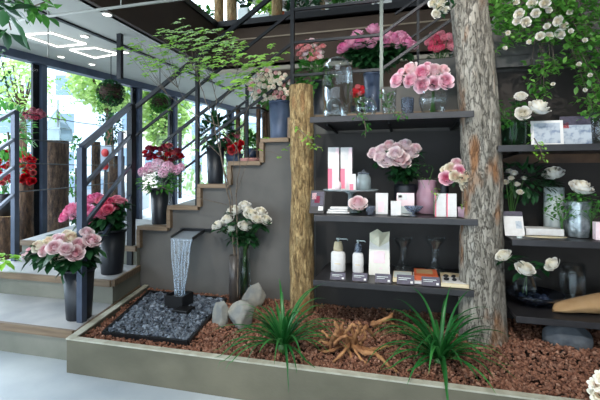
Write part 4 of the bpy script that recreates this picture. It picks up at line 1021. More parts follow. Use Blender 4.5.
for i, (a, b) in enumerate(((328.5,339.5),(341,352.5))):
    carton(a,b,147.5,zp,3.24,.05,('left','right')[i]+' of two tall white cartons with pink flames on the glass stand',bands=[(-.5,-.12,.03,.5,'pinkc','pink_panel'),(.2,.5,.0,.98,'pinkl','pale_panel'),(-.12,.02,.03,.3,'pinkl','pale_flame')],grp='tall white and pink cartons')
carton(350,356,174,zp,3.09,.03,'small white tube with a pink stripe in front of the tall cartons',name='tube',cat='tube',bands=[(-.5,.1,.0,.4,'pinkc','pink_band')])
t,b2,r,h = pot('perfume_flask','tiny round pale pink flask in front of the tall cartons','bottle',[(.6,0),(1,.3),(.95,.6),(.3,.8),(.28,1)],'pinkl',334.5,341.5,178,zp,3.09)
t,b2,r,h = pot('glass_jar','small round lidded glass jar on the right of the glass stand','jar',[(.8,0),(.95,.1),(1,.4),(.97,.62),(.75,.74),(.72,.8)],'wglass',356,371,170,zp,3.19,wall=.1)
part('lid', MB().lathe([(r*.82,h*.8),(r*.85,h*.86),(r*.4,h*.92),(r*.15,h*.94),(r*.2,h),(.001,h*1.02)],n=28), M['glassb'], t, True)
part('petals', MB().blob((0,0,h*.35),(r*.75,r*.75,h*.28),2,.3,3,2), M['frost'], t)
def cardtag(px0, px1, pyt, pyb, Y, zs, lab, m='tag', grp=None, dot='white', name='price_card', cat='card', lean=22, bands=()):
    b_, r, h = on(px0, px1, pyt, zs, Y); t = thing(name, lab, cat, b_, grp)
    mt = Matrix.Rotation(-R(lean),3,'X'); mb = MB().box((0,0,h/2),(2*r,.004,h)); mb.v = [tuple(mt@Vector(v)) for v in mb.v]
    part('panel', mb, M[m], t)
    def sub(u0,u1,v0,v1,mm,nm):
        q = MB().box(((u0+u1)*r,-.0028,(v0+v1)/2*h),((u1-u0)*2*r,.0012,(v1-v0)*h)); q.v = [tuple(mt@Vector(v)) for v in q.v]; part(nm, q, M[mm], t)
    for b3_ in bands: sub(*b3_)
    if dot: sub(.28,.42,.12,.34,dot,'white_mark'); sub(-.4,.3,.62,.68,'frost','print_line'); sub(-.4,.1,.44,.49,'frost','print_line')
    mb = MB(); mb.add([mt@Vector((-r*.3,.002,h*.8)), mt@Vector((r*.3,.002,h*.8)), (r*.3,h*.55,0), (-r*.3,h*.55,0)],[(0,1,2,3)]); part('easel_leg', mb, M['blk'], t)
    return t
cardtag(309,324,189,214,3.04,z,'small dark framed flower picture leaning at the left end of the middle shelf',m='blk',dot=None,name='picture_card',cat='picture',bands=[(-.42,.42,.3,.94,'tag','print'),(-.2,.15,.45,.75,'deep_fl','printed_flower'),(.1,.42,.12,.36,'white','white_corner'),(-.4,-.1,.6,.88,'spray_fl','printed_flower')])
for i in range(3):
    b2, r, h = on(327.5+i*1.5,350-i*1.0,210,z,3.09); o = part('folded_towel', MB().box((0,0,.008),(2*r,.09,.0155)).box((0,-.045,.008),(2*r*.98,.006,.012)), M['white'], None, loc=(b2.x,b2.y,z+.0175*i+.0005), bev=.004)
    tag(o, ('lowest','middle','topmost')[i]+' of three folded white cloths under the glass stand', 'cloth', 'stack of folded white cloths'); o.rotation_euler.z = R((3,-4,6)[i])
b2 = Vector((XA(358,3.04),3.04,z))
roses([(358,203,8)], b2+Vector((0,0,.02)), b2, 3.00, 'blush_rose', '', None, nl=5, ll=.045, labels=['single open blush rose lying in front of the glass stand'], jit=0)
def dish(px0,px1,pyt,zs,Y,lab,m='glassb',name='glass_dish',foot=False):
    pr = [(.35,0),(.4,.05),(.12,.2),(.12,.35),(.6,.5),(1,.95),(.98,1)] if foot else [(.55,0),(.6,.05),(.95,.8),(1,1)]
    return pot(name,lab,'dish',pr,m,px0,px1,pyt,zs,Y,wall=.08,flut=.03,nf=9)
dish(364.5,375.5,206,z,3.04,'small smoky glass dish beside the single rose')
carton(376,388,193,z,3.12,.05,'white and pink box with a rounded top left of the dark vase',bands=[(-.3,.2,.1,.6,'pinkl','pale_panel')])
carton(391,401,201,z,3.04,.05,'small plain white cube box on a white saucer',name='cube_box')
b2 = Vector((XA(398,3.09),3.09,z)); o = part('saucer', MB().lathe([(.03,0),(.062,.006),(.064,.009),(.03,.004)],n=32), M['white'], None, True, (b2.x+.055,3.04,z+.0005)); tag(o,'flat white saucer at the front of the middle shelf','saucer')
t,b_,r,h = pot('dark_vase','dark glazed vase holding the pale lilac roses','vase',[(.8,0),(.86,.02),(1,.5),(.95,.9),(.98,1)],'bucket',394,417,184,z,3.32)
roses([(374,152.5,6),(382,150,6.3),(389,145,5.5),(387,159.5,7.8),(395,153,6.5),(399,158,8),(404.5,145,6.5),(410,152.5,7.4),(415,148,5.5),(397,147,5),(379,157,5),(405,163,5)],
 b_+Vector((0,0,h)), b_+Vector((0,0,.012)), 3.09, ['lilac_rose','lilac_rose','blush_rose'], 'dark vase on the middle shelf', 'pale roses in the dark vase', nl=9, ll=.075, jit=.08)
carton(397,414,193,z+.045,3.15,.012,'white and pink greeting card standing in front of the dark vase','pinkl','greeting_card','card',bands=[(-.45,.1,.55,.95,'white','pale_patch'),(-.4,-.2,.7,.85,'pinkc','pink_motif')])
carton(400,412,206,z,3.15,.05,'low clear block carrying the greeting card','frost','display_block','block')
dish(404,423,206,z,3.00,'fluted footed glass dish with a card in the middle of the shelf',foot=True)
t,b_,r,h = pot('mauve_vase','ribbed mauve glass vase with a wide neck','vase',[(.82,0),(.86,.02),(1,.3),(.96,.6),(.78,.72),(.76,.78),(.78,.98),(.8,1)],M['glassm'],416,439,180,z,3.27,flut=.025,nf=14,wall=.08)
sprig(425,173,3.19,22,.06,.028,'leafm','thin green twig rising from the ribbed mauve vase',base=b_+Vector((0,0,.012)))
t,b_,r,h = pot('dark_vase','small dark vase with cream and pink roses near the trunk','vase',[(.8,0),(.85,.02),(1,.6),(.9,.9),(1,1)],'bucket',440,449,183,z,3.22)
roses([(446.5,178,6.2,'ranun'),(460,171.5,6.5,'ranun'),(457,163,5.2,'blush_rose'),(451,168.5,5.5),(466,166,5.5),(468,176,5.5),(466,186,5.3),(473,179,4.3),(445,170,3.8),(455,176,5),(462,179,4.6)],
 b_+Vector((0,0,h)), b_+Vector((0,0,.012)), 3.02, 'cream_rose', 'small dark vase near the trunk', 'cream and pink roses near the trunk', nl=4, ll=.045, jit=.06)
for i,(a,b) in enumerate(((435,445.5),(446.5,456))):
    carton(a,b,193.5,z,3.04,.05,('left','right')[i]+' of two white boxes with pink edges in front of the cream roses',bands=[(-.5,-.38,.0,1,'pinkc','pink_edge')],grp='white boxes with pink edges')
sprig(436,192,2.98,14,.022,.024,'leafy','small light green sprig left of the pink edged boxes',base=(XA(434,2.98),2.98,z))
pot('glass_tumbler','low mauve tinted glass by the trunk on the middle shelf','glass',[(.9,0),(.95,.03),(1,1)],'glassm',458,474,207,z,3.02,wall=.07)
sprig(466,205,2.97,20,.035,.02,'leafy','thin green sprig in the mauve tinted glass by the trunk',base=(XA(466,3.02),3.02,z+.01))
# ================= LOWEST SHELF =================
z = ZS['low']
def pump(px0, px1, pyt, lab, capm):
    b_, r, h = on(px0, px1, pyt, z, 3.22); t = thing('pump_bottle', lab, 'bottle', b_, 'white pump bottles')
    part('bottle', MB().lathe([(r*.95,0),(r,.005),(r,h*.52),(r*.9,h*.58),(r*.42,h*.63),(r*.4,h*.66)],n=36,sy=.72), M['white'], t, True)
    part('clear_cap', MB().lathe([(r*.62,h*.62),(r*.66,h*.7),(r*.55,h*.86),(r*.45,h*.9)],n=28), M['glassb'] if capm else M['cream'], t, True)
    p = part('pump', MB().lathe([(r*.3,h*.6),(r*.3,h*.75),(r*.15,h*.78),(r*.13,h*.95),(r*.3,h*.96),(r*.3,h)],n=20,cap1=True), M['frost'], t, True)
    part('nozzle', MB().tube([(0,0,h*.975),(r*1.2,-.012,h*.985),(r*1.35,-.014,h*.95)],.004,8), M['frost'], p, True)
    part('label_print', MB().box((0,-r*.73,h*.25),(r*.8,.002,h*.03)), M['cream'], t)
pump(331,345.5,238,'larger white pump bottle at the left of the lowest shelf',0); pump(352.5,363.5,240,'smaller white pump bottle left of the paper pouch',1)
b2, r, h = on(369.5,389.5,229,z,3.19); t = thing('pouch', 'pale paper pouch with a folded crumpled top on the lowest shelf', 'pouch', b2)
mb = MB(); 
for (zz, wx, wy, ox) in ((0,1,.5,0),(.02,1.02,.52,0),(.35,1,.42,0),(.62,.98,.28,0),(.74,.95,.16,0)):
    mb.v += [(r*wx*sx+ox, -r*wy*sy_, h*zz) for sx, sy_ in ((-1,1),(1,1),(1,-1),(-1,-1))]
for j in range(4):
    for k in range(4): mb.f.append((j*4+k, j*4+(k+1)%4, (j+1)*4+(k+1)%4, (j+1)*4+k)); mb.m.append(0)
mb.f.append((3,2,1,0)); mb.m.append(0); part('body', mb, mat('pale paper', (222,218,206), .6, c2=(232,228,220), scale=10), t)
part('folded_top', MB().add([(-r*.95,-.012,h*.72),(r*.95,-.012,h*.74),(r*1.0,.01,h*.95),(r*.3,-.01,h*.93),(-r*.2,.0,h*1.0),(-r*.98,.01,h*.9),(0,-.03,h*.62),(-.0,-.03,h*.85)],[(0,6,7,5),(6,1,2,7),(7,2,3),(7,3,4),(7,4,5)]), mat('pearly film', (196,196,172), .3, c2=(214,206,180), scale=20, metal=.2), t)
part('label_print', MB().box((0,-r*.46,h*.4),(r*1.1,.002,h*.26)).box((r*.15,-r*.47,h*.12),(r*.3,.002,h*.1)), M['pinkl'], t)
def carafe(px0,px1,pyt,Y,lab):
    pot('carafe',lab,'carafe',[(.82,0),(.86,.02),(.85,.12),(.5,.22),(.34,.4),(.32,.62),(.4,.72),(.85,.9),(1,1)],'glass',px0,px1,pyt,z,Y,'clear glass carafes',wall=.05)
carafe(392,414,237,3.32,'left of two clear glass carafes at the back of the lowest shelf'); carafe(424,446,237,3.32,'right of two clear glass carafes at the back of the lowest shelf')
def flatbox(px0,px1,pyb,Y,zs,dp,h,lab,m,name='book',cat='book',top=None,bands=(),rz=0):
    dp *= 1.7 if px0 < 500 else 1; h *= 1.1; pc = (px0+px1)/2; d = dep(pc,Y); r = (px1-px0)*d/F/2; t = thing(name,lab,cat,(XA(pc,Y),Y,zs),None,rz)
    part('box' if name != 'book' else 'cover', MB().box((0,dp/2,h/2),(2*r,dp,h)), M[m], t, bev=.0015)
    for (u0,u1,v0,v1,bm_,pn,hh) in bands: part(pn, MB().box(((u0+u1)*r,(v0+v1)/2*dp,h+hh/2),((u1-u0)*2*r,(v1-v0)*dp,hh)), M[bm_], t)
    return t
flatbox(393,412,275,2.98,z,.13,.03,'cream box with a yellow top behind its card on the lowest shelf','cream','gift_box','box',bands=[(-.46,.46,.1,.9,'frost','pale_panel',.001)])
flatbox(414,439,276,2.97,z,.17,.018,'white box forming the base of the small pile on the lowest shelf','white','gift_box','box')
flatbox(415,438,276,3.00,z+.0203,.14,.03,'rust orange box on top of the small pile on the lowest shelf','orange','gift_box','box',bands=[(-.4,.3,.3,.9,'tan','paper_panel',.001)])
t = flatbox(442,468,290,2.94,z,.2,.022,'open cream gift box of glossy black sweets at the right end','cream','gift_box','box',rz=R(-3),bands=[(-.46,.46,.06,.6,'white','tray',.002)])
random.seed(3)
for i in range(6):
    o = part('sweet', MB().blob((0,0,0),(.02,.015,.011),2,.1,2,i), M['track'], t, True, ((i%3-1)*.052,.085+(i//3)*.095,.036)); o.rotation_euler.z = i
TG = [(330,345,272,'price card in front of the larger pump bottle'),(352,367,272.5,'price card in front of the smaller pump bottle'),(375,391,273.5,'price card in front of the paper pouch'),(397,414,274.5,'price card in front of the cream and yellow box'),(422,440,276.5,'price card in front of the rust orange box')]
for a,b,c,l in TG: cardtag(a,b,c,0,2.94,z,'dusky purple '+l,grp='dusky purple price cards',lean=35)
# ================= SHELVES RIGHT OF THE TRUNK =================
z = ZS['rt']
t,b_,r,h = pot('glass_vase','squat clear glass vase with greens next to the trunk on the upper right shelf','vase',[(.9,0),(.95,.03),(1,.3),(.97,.9),(1,1)],'glassg',502,526,121,z,3.09)
sprig(510,113,3.05,90,.10,.05,'leafm','mass of fresh green leaves in the squat glass vase',base=b_+Vector((0,0,.012)))
roses([(521,96,5),(523,113,6.4),(539,107,9,'white_rose',(.35,-.45,.8))], b_+Vector((.03,0,h)), b_+Vector((0,0,.012)), 2.95, 'white_rose', '', 'white roses in the squat vase', nl=3, ll=.05, labels=['small white rose standing highest in the squat vase','medium white rose just above the squat vase rim','large open white rose right of the squat vase'], jit=.02)
M['photo'] = mat('printed photo', (176,184,192), .4, c2=(96,112,140), scale=26, lo=.45, hi=.7)
cardtag(533,562,120,143,3.04,z,'white picture card with faint blue print next to the squat vase',m='white',dot=None,name='picture_card',cat='picture',lean=8,bands=[(-.4,.4,.1,.9,'photo','print')])
cardtag(563,590,115.5,143,3.07,z,'dark topped photo card with a red spot on the upper right shelf',m='white',dot=None,name='picture_card',cat='picture',lean=8,bands=[(-.5,.5,.7,1,'tag','dark_band'),(-.5,.5,.0,.7,'photo','print'),(-.42,-.22,.6,.8,'red','red_spot')])
pot('glass_vase','tall clear glass at the right edge of the upper right shelf','vase',[(.9,0),(.95,.03),(.8,.5),(1,1)],'glass',590,610,112,z,3.09)
pot('glass_votive','small green tinted glass beside the squat vase','candle holder',[(.8,0),(.85,.03),(1,1)],'glassg',524,534,124,z,3.15,wall=.1)
ivy([(534,138),(540,148),(544,160)],34,2.82,'yellow green tendril hanging below the upper right shelf','leafy',.024,.04); 
z = ZS['rm']
cardtag(506,524,210,237,3.04,z,'white leaflet with a dark heading beside the trunk',m='white',dot=None,name='leaflet',cat='leaflet',lean=25,bands=[(-.5,.5,.8,1.0,'tag','heading'),(.1,.4,.3,.6,'photo','print')])
flatbox(528,562,233,3.09,z,.14,.045,'long white carton lying on the middle right shelf','white','carton','box')
o = part('leaf_tray', MB().lathe([(.05,0),(.12,.008),(.13,.014),(.05,.006)],n=30,sy=.35), M['cream'], None, True, (XA(546,2.97),2.98,z)); tag(o,'long shallow cream leaf shaped dish before the white carton','dish')
o = part('tealight', MB().lathe([(.016,0),(.017,.012),(.013,.012),(.002,.01)],n=20), M['frost'], None, True, (XA(519.5,2.94),2.94,z)); tag(o,'tiny white tealight near the front corner of the shelf','candle')
t,b_,r,h = pot('ceramic_vase','tall frosted white cylinder vase behind the white carton','vase',[(.96,0),(1,.02),(1,.97),(.95,1)],'frost',545,563,187,z,3.38,wall=.08)
roses([(553,173,8.5,'white_rose',(-.3,-.35,.9))], b_+Vector((0,0,h)), b_+Vector((0,0,.012)), 3.26, 'white_rose','',None, nl=5, ll=.05, labels=['cup shaped white rose above the tall frosted vase'], jit=0)
t,b_,r,h = pot('foil_vase','crumpled silver vase with green leaves on the middle right shelf','vase',[(.86,0),(.9,.02),(1,.3),(.93,.6),(1,.97),(.95,1)],'silver',567,589,201,z,3.12,flut=.05,nf=7)
roses([(581,187,9.5,'white_rose',(.2,-.4,.9))], b_+Vector((0,0,h)), b_+Vector((0,0,.012)), 3.09, 'white_rose','',None, nl=10, ll=.05, leaf='leafm', labels=['wide open white rose in the crumpled silver vase'], jit=0)
sprig(560,208,3.07,90,.085,.035,'leafm','trailing green vine draped between the white and silver vases',base=b_+Vector((-.1,-.02,.012)))
sprig(590,205,3.04,50,.07,.035,'leafm','small green leaves right of the silver vase',base=b_+Vector((.07,-.02,.012)))
carton(595,606,222,z,3.00,.05,'pale pink card box at the right edge of the middle shelf','blush' if False else 'pinkl')
b_ = Vector((XA(511,3.32),3.32,z))
bunch([(509,171,2.82),(514,173,3.32),(506,182,3),(517,184,2.82),(520,192,3),(511,178,2.6),(524,178,2.4)], 3.19, b_, b_+Vector((0,0,.06)), 'white_rose', 'small white tulip buds among dark leaves beside the trunk', 200, (.22,.08,.13), 'leafd', .06, style='rose', lc=PY(524,180,3.27))
z = ZS['rl']
t,b_,r,h = pot('glass_bowl','wide dark glass bowl with plum stones on the lowest right shelf','bowl',[(.35,0),(.45,.03),(.85,.6),(1,1)],'dglass',507,560,292,z,3.22,wall=.04)
random.seed(9)
part('dark_stones', (lambda m_: [m_.blob((rnd(-r*.5,r*.5),rnd(-r*.5,r*.5),h*.4+rnd(0,.03)),(.025,.02,.014),1,.2,2,k) for k in range(40)] and m_)(MB()), mat('dark blue glass stone', (44,54,76), .25), t, True)
t,b2,r2,h2 = pot('glass_vase','squat glass vase sitting in the wide dark bowl','vase',[(.9,0),(.95,.03),(1,.5),(.8,.95),(.85,1)],'glass',514,536,274,z+.045,3.19)
roses([(503.5,255,6.6,'white_rose',(-.5,-.35,.8)),(525,268.5,8,'white_rose',(.15,-.5,.85)),(552,264,6.6,'white_rose',(-.7,-.3,.6))], b2+Vector((0,0,h2)), b2+Vector((0,0,.012)), 2.88, 'white_rose','', 'white roses in the wide dark bowl', nl=6, ll=.08, labels=['white rose leaning left over the trunk above the wide bowl','large white rose in the middle above the wide bowl','white rose bud leaning right above the wide bowl'], jit=0)
t,b_,r,h = pot('glass_vase','faceted dark glass vase right of the wide bowl','vase',[(.7,0),(.75,.03),(1,.7),(.9,1)],'glass',560,585,264,z,3.27,wall=.1,n=12)
b2, r, h = on(551,606,294,z,3.09); t = thing('paper_parcel', 'long tan kraft wrapped parcel lying across the lowest right shelf', 'parcel', (b2.x,3.09,z), None, R(14))
mb = MB(); n = 24; L_ = .62
prof_ = []
for j in range(13):
    s_ = j/12; w_ = .045+.03*math.sin(min(1,s_*1.6)*PI/2) if j else .01; hgt = .02+.05*math.sin(min(1,s_*1.3)*PI/2) if j else .01
    for i in range(n):
        a = 2*PI*i/n; q = 1+.12*noise.noise(Vector((math.cos(a)*2,math.sin(a)*2,s_*6)))
        mb.v.append((-.17+L_*s_+.02*math.cos(a*3)*(j==1), w_*1.3*math.cos(a)*q, hgt+hgt*.95*math.sin(a)*q))
for j in range(12):
    for i in range(n): mb.f.append((j*n+i,(j+1)*n+i,(j+1)*n+(i+1)%n,j*n+(i+1)%n)); mb.m.append(0)
mb.f.append(tuple(range(12*n,13*n))); mb.m.append(0); part('wrapping', mb, M['tan'], t, True)
# climbing white roses over the top right
random.seed(31)
rb = PY(545,-14,3.3)
t = thing('climbing_rose', 'climbing rose bush with small white blooms spilling over the top right beam', 'rose bush', rb)
for i, (a,b,r) in enumerate([(519,14,5),(517,21,4),(526,22,5),(536,13,4.5),(558,21,5),(547,26,3.2),(540,36,4.2),(549,36,4.2),(560,34,5),(564,26,4),(532,3,5),(545,3,5),(549,10,3.2),(516,2,3.2),(508,33,2.4),(571,31,2.6),(529,42,2.4),(570,12,3),(585,40,2.4),(505,48,2.2),(579,64,2.2),(590,75,2.2),(585,90,2),(553,84,2)]):
    Y_ = 2.99+rnd(-.04,.04); c = PY(a,b,Y_); o = part('bloom', bloom('white_rose', i%3), None, t, loc=c-rb); orient(o, (Vector((0,0,CH))-c).normalized()+Vector((rnd(-.4,.4),rnd(-.2,.2),.35)), r*dep(a,Y_)/F*.92)
mb = MB(); sm = MB()
reg = [(490,600,-8,14,260),(494,572,-4,42,560),(570,612,10,60,260),(578,612,55,120,150),(572,600,60,84,50),(530,545,50,98,60),(500,512,38,50,20),(545,562,58,70,30)]
for (x0_,x1_,y0_,y1_,n_) in reg:
    for k in range(n_//3):
        e = PY(rnd(x0_,x1_), rnd(y0_,y1_), 3.2+rnd(-.18,.16))
        if k % 3 == 0: sm.tube([rb-rb+Vector((rnd(-.3,.3),.05,.0)), (e-rb)*.6+Vector((0,0,.05)), e-rb], .002, 5)
        for j in range(5):
            q = e+Vector((rnd(-1,1),rnd(-1,1),rnd(-1,1)))*.035; mb.leaf(q-rb, (rnd(-1,1),rnd(-1,.4),rnd(-.7,.5)), rnd(.034,.062), .03, .4)
part('foliage', mb, M['leafr'], t, True); part('stems', sm, M['twig'], t, True)
cw = PY(438,-12,2.75)
t = thing('white_flower_spray', 'white blossom spray hanging at the top beside the big trunk', 'flowers', cw); sm = MB()
for i,(a,b,r) in enumerate([(433,3,4.5),(439,7,5),(436,14,4.5),(442,1,5),(446,10,3.6)]):
    c = PY(a,b,2.75); o = part('bloom', bloom('white_rose',i%3), None, t, loc=c-cw); orient(o,(rnd(-.3,.3),-1,.2), r*dep(a,2.75)/F); sm.tube([(0,0,0),c-cw],.002,5)
part('stems', sm, M['stem'], t); mb = MB()
for k in range(40): mb.leaf(Vector((rnd(-.02,.1),rnd(-.03,.05),rnd(-.16,.0))), (rnd(-1,1),rnd(-1,1),rnd(-.6,.4)), .05, .025, .4)
part('leaves', mb, M['leafd'], t, True)
# pale succulents at the lower right corner
q = PZ(603,398,.24)
t = thing('succulent', 'pale cream green succulent rosettes at the lower right corner of the planter', 'plant', q)
for i,(a,b,r) in enumerate([(596,384,5),(604,378,6),(600,394,7),(610,390,8)]):
    c = PY(a,b,q.y-.02); o = part('rosette', rose_mesh('rosette','cream_rose',((.3,5,.3,.3),(.6,7,.25,.6),(1,8,.1,1)),seed=i), None, t, loc=c-q); orient(o,(-.2,-.8,.7), r*dep(a,q.y)/F)
# ================= GLASS TERRARIUM, SIGN =================
tb = s1b+Vector((0,0,s1h+.004)); s_ = .21
t = thing('glass_terrarium', 'pointed geometric glass terrarium standing on the tall stump', 'terrarium', tb)
A_ = [Vector((x*s_,y*s_,0)) for x,y in ((-1,-.7),(1,-.7),(1,.7),(-1,.7))]; T_ = [Vector((x*s_*.9,y*s_*.8,.2)) for x,y in ((-1,-.7),(1,-.7),(1,.7),(-1,.7))]; ap = Vector((0,0,.55))
part('panes', MB().add(A_+T_+[ap],[(0,1,5,4),(1,2,6,5),(2,3,7,6),(3,0,4,7),(4,5,8),(5,6,8),(6,7,8),(7,4,8)]), M['wglass'], t)
mb = MB()
for i in range(4): mb.bar(A_[i],A_[(i+1)%4],.012); mb.bar(A_[i],T_[i],.012); mb.bar(T_[i],T_[(i+1)%4],.012); mb.bar(T_[i],ap,.012)
part('frame', mb, M['frost'], t)
sb = PD(106,196,8.2); w_ = pxr(13,8.2); h_ = 52*8.2/F
t = thing('sign_board', 'white board with two red round marks outside behind the railing', 'sign', sb)
part('board', MB().box((0,0,h_*.72),(w_*2,.03,h_*.5)), mat('pale grey board', (176,184,196), .6), t); part('stand', MB().box((0,0,-(sb.z)/2+h_*.25),(.05,.04,sb.z+h_*.5)), M['raild'], t)
for zz in (.83,.58): part('red_disc', MB().lathe([(w_*.62,0),(w_*.62,.02),(.001,.03)],n=24), M['red'], t, True, (0,-.02,h_*zz)).rotation_euler = (R(90),0,0)
# ================= STREET OUTSIDE =================
tag(part('pavement', MB().prism([(-40,-12),(-5.75,-12),(-5.75,2.2),(-3.1,14.6),(5,40),(-40,40)],-.12,-.02), M['street']), None, None, None, 'structure').name = 'floor_outside'
def build(px, py0, py1, d, w, dp, lab, m, rows, colsn):
    b_ = PD(px, 177, d); b_.z = -.02; H = CH-(py0-177)*d/F; t = thing('building', lab, 'building', b_, None, R(15)); W_ = w*d/F
    part('facade', MB().box((0,dp/2,H/2),(W_,dp,H)), M[m], t)
    for i in range(rows):
        for j in range(colsn): part('window', MB().box(((j+.5)/colsn*W_-W_/2,-.01,H*(.12+.8*(i+.5)/rows)),(W_/colsn*.6,.04,H/rows*.4)), M['bwin'], t)
build(20,-30,0,17,120,4,'pale blue grey building across the street at the left','bld',5,4)
build(112,20,0,30,110,4,'beige building across the street behind the trees','bld2',4,4)
build(215,35,0,24,90,4,'pale distant building seen between the stair rails','bld',4,5)
def car(px, pyb, d, lab, col):
    b_ = PD(px, pyb, d); b_.z = 0; t = thing('car', lab, 'car', b_, None, R(25)); mt = mat(lab[:12], col, .35)
    part('body', MB().prismy([(-2,.25),(2,.25),(2,.75),(1.5,.95),(.9,1.4),(-1.2,1.42),(-1.8,.95),(-2,.85)],-.8,.8), mt, t, bev=.05)
    part('window_band', MB().prismy([(1.3,.97),(.82,1.34),(-1.12,1.36),(-1.6,.97)],-.81,.81), M['bwin'], t)
    for x in (-1.25,1.25):
        for y in (-.78,.78): part('wheel', MB().tube([(x,y-.08,.3),(x,y+.08,.3)],.31,20), M['track'], t, True)
car(80,190,13,'pale grey car parked on the street behind the stump',(150,156,166))
def tree(px, py, d, rx, rz, lab, n=2600, col='leafo', ll=.2):
    b_ = PD(px,177,d); b_.z = 0; t = thing('street_tree', lab, 'tree', b_); c = PD(px,py,d)-b_; a_ = rx*d/F; c_ = rz*d/F; mb = MB(); m2 = MB()
    m2.tube([(0,0,0),(.05,0,c.z*.6),c],[.16,.12,.05],9)
    for i in range(n):
        k = noise.noise(Vector((i*.37,1,1))); u = rnd(0,6.28); zz = rnd(-1,1); q = math.sqrt(1-zz*zz)*rnd(.2,1)**.5*(1+.3*k)
        v = Vector((math.cos(u)*q*a_, math.sin(u)*q*a_*.8, zz*c_*(1+.3*k))); mb.leaf(c+v, (rnd(-1,1),rnd(-1,1),rnd(-.8,.3)), ll*rnd(.6,1.2), ll*.6, .5)
    for i in range(9): u = rnd(0,6.28); m2.tube([c*.75, c+Vector((math.cos(u)*a_*.6,math.sin(u)*a_*.4,rnd(-.3,.6)*c_))],[.05,.015],6)
    part('trunk', m2, M['barkd'], t, True); part('foliage', mb, M[col], t, True)
tree(108,78,12,40,30,'bright yellow green street tree behind the hanging moss ball')
tree(165,110,13,28,34,'yellow green street tree seen between the stair rails')
tree(238,150,12,22,30,'low yellow green tree seen behind the red flowers',900)
tree(22,85,14,30,26,'hazy green street tree behind the left window column',900)
t, b_ = greens(200,165,10.5,26,26,260,.18,'leafo','hedge of light green leaves outside under the stair rails','hedge')
part('stems', MB().tube([(0,0,-b_.z),(0,0,0)],.03,6), M['twig'], t)
# ================= BEYOND THE STAIRS AND THE UPPER FLOOR =================
q = PD(250,205,6.0)
t = thing('display_cabinet','dark open display stand behind the stairs under the mezzanine','stand',(XA(252,5.6),5.6,0))
for dx in (-.16,.16):
    for dy in (-.15,.15): part('leg', MB().box((dx,dy,1.2),(.05,.05,2.4)), M['barkd'], t)
for zz in (.9,1.6,2.35): part('shelf', MB().box((0,0,zz),(.4,.38,.03)), M['track'], t)
for zz, lab in ((1.615,'broad leaved potted plant on the dark stand behind the stairs'),(.915,'bushy potted plant on the lower tier of the dark stand')):
    b_ = Vector((XA(252,5.6),5.6,zz)); t = thing('potted_plant', lab, 'plant', b_)
    part('pot', MB().lathe([(.07,0),(.1,.16),(.09,.16),(.06,.01),(.001,.01)],n=24), M['bucketb'], t, True); mb = MB()
    for k in range(60): mb.leaf((rnd(-.08,.08),rnd(-.08,.08),.16+rnd(0,.2)), (rnd(-1,1),rnd(-1,1),rnd(-.2,1)), .12, .06, .5)
    part('leaves', mb, M['leafm'], t, True)
ZU = 3.915
struct('floor_upper', MB().prism([(X0+.06,MY-.04),(3.9,MY-.04),(3.9,11.5),(f_at(11.5)+.2,11.5),(f_at(MY)+.3,MY-.04)],3.84,3.905), M['brown2'])
struct('wall_upper', MB().box((3.0,8.2,5.0),(2.2,.1,2.2)).box((.5,8.2,5.7),(8,.1,.7)), mat('warm upper wall', (148,112,80), .7, c2=(110,82,60), scale=3, stretch=(4,1,.3)))
for i,(px,w,lab) in enumerate(((219,9,'leftmost bark log post on the upper floor edge'),(232,10,'bark log post on the upper floor left of the white pot'),(277,11,'bark log post on the upper floor above the log post'))):
    Y_ = MY+.25; d = dep(px,Y_); b_ = Vector((XA(px,Y_),Y_,ZU)); t = thing('log_post', lab, 'post', b_, 'bark log posts on the upper floor')
    mb, cap = bark_tube([(0,0,0),(0,0,2.05)],[pxr(w,d)]*2,28,30,.01,i,7); part('bark', mb, M['barkb'], t, True)
def planterbox(px0,px1,lab,fl=None,Y_=MY+.3,h=.16,col='leafm'):
    a = XA(px0,Y_); b = XA(px1,Y_); c = Vector(((a+b)/2,Y_,ZU)); t = thing('planter_box', lab, 'planter box', c, 'planter boxes on the upper floor')
    part('box', MB().box((0,0,h/2),(b-a,.2,h)), M['frost'] if fl is None else M[fl], t, bev=.01); mb = MB()
    for k in range(int((b-a)*160)+40): mb.leaf((rnd(a-b,b-a)/2,rnd(-.1,.1),h+rnd(0,.25)), (rnd(-1,1),rnd(-1,1),rnd(-.2,1)), .11, .06, .5)
    part('plants', mb, M[col], t, True)
planterbox(186,212,'planter box with greens at the left of the upper floor edge',col='leafm')
planterbox(254,271,'planter box with bright greens between the upper log posts',col='leafy')
planterbox(240,250,'small white pot box beside the upper log post',col='leafd',h=.3)
planterbox(286,322,'long low planter box of dark greens on the upper floor','blk',col='leafd')
planterbox(330,372,'long planter box of white flowered greens on the upper floor','blk',col='leafm')
planterbox(392,440,'dark planter box on the upper floor near the trunk','blk',col='leafd')
b_ = Vector((XA(345,7.4),7.4,ZU)); t = thing('display_shelf','open wooden display shelf at the back of the upper floor','shelf',b_)
for x in (-1.3,-.43,.43,1.3): part('upright', MB().box((x,0,.8),(.05,.3,1.6)), M['barkb'], t)
for zz in (.35,.8,1.25,1.6): part('shelf_board', MB().box((0,0,zz),(2.7,.3,.03)), M['white'], t)
random.seed(77)
for i in range(14):
    zz = (.366,.816,1.266)[i%3]; x = -1.2+i*.185; h_ = rnd(.15,.3); m_ = random.choice(['frost','cream','orange','bucketb','tan'])
    if min(abs(x-u) for u in (-1.3,-.43,.43,1.3)) < .1: x += .1
    o = part('jar', MB().lathe([(.05,0),(.06,h_*.6),(.03,h_*.8),(.035,h_)],n=20,cap1=True), M[m_], None, True, b_+Vector((x,0,zz)))
    tag(o, {'frost':'white','cream':'cream','orange':'rust orange','bucketb':'blue grey','tan':'tan'}[m_]+' jar on the display shelf of the upper floor', 'jar', 'jars on the upper floor shelf, '+m_)
def window_up(): pass
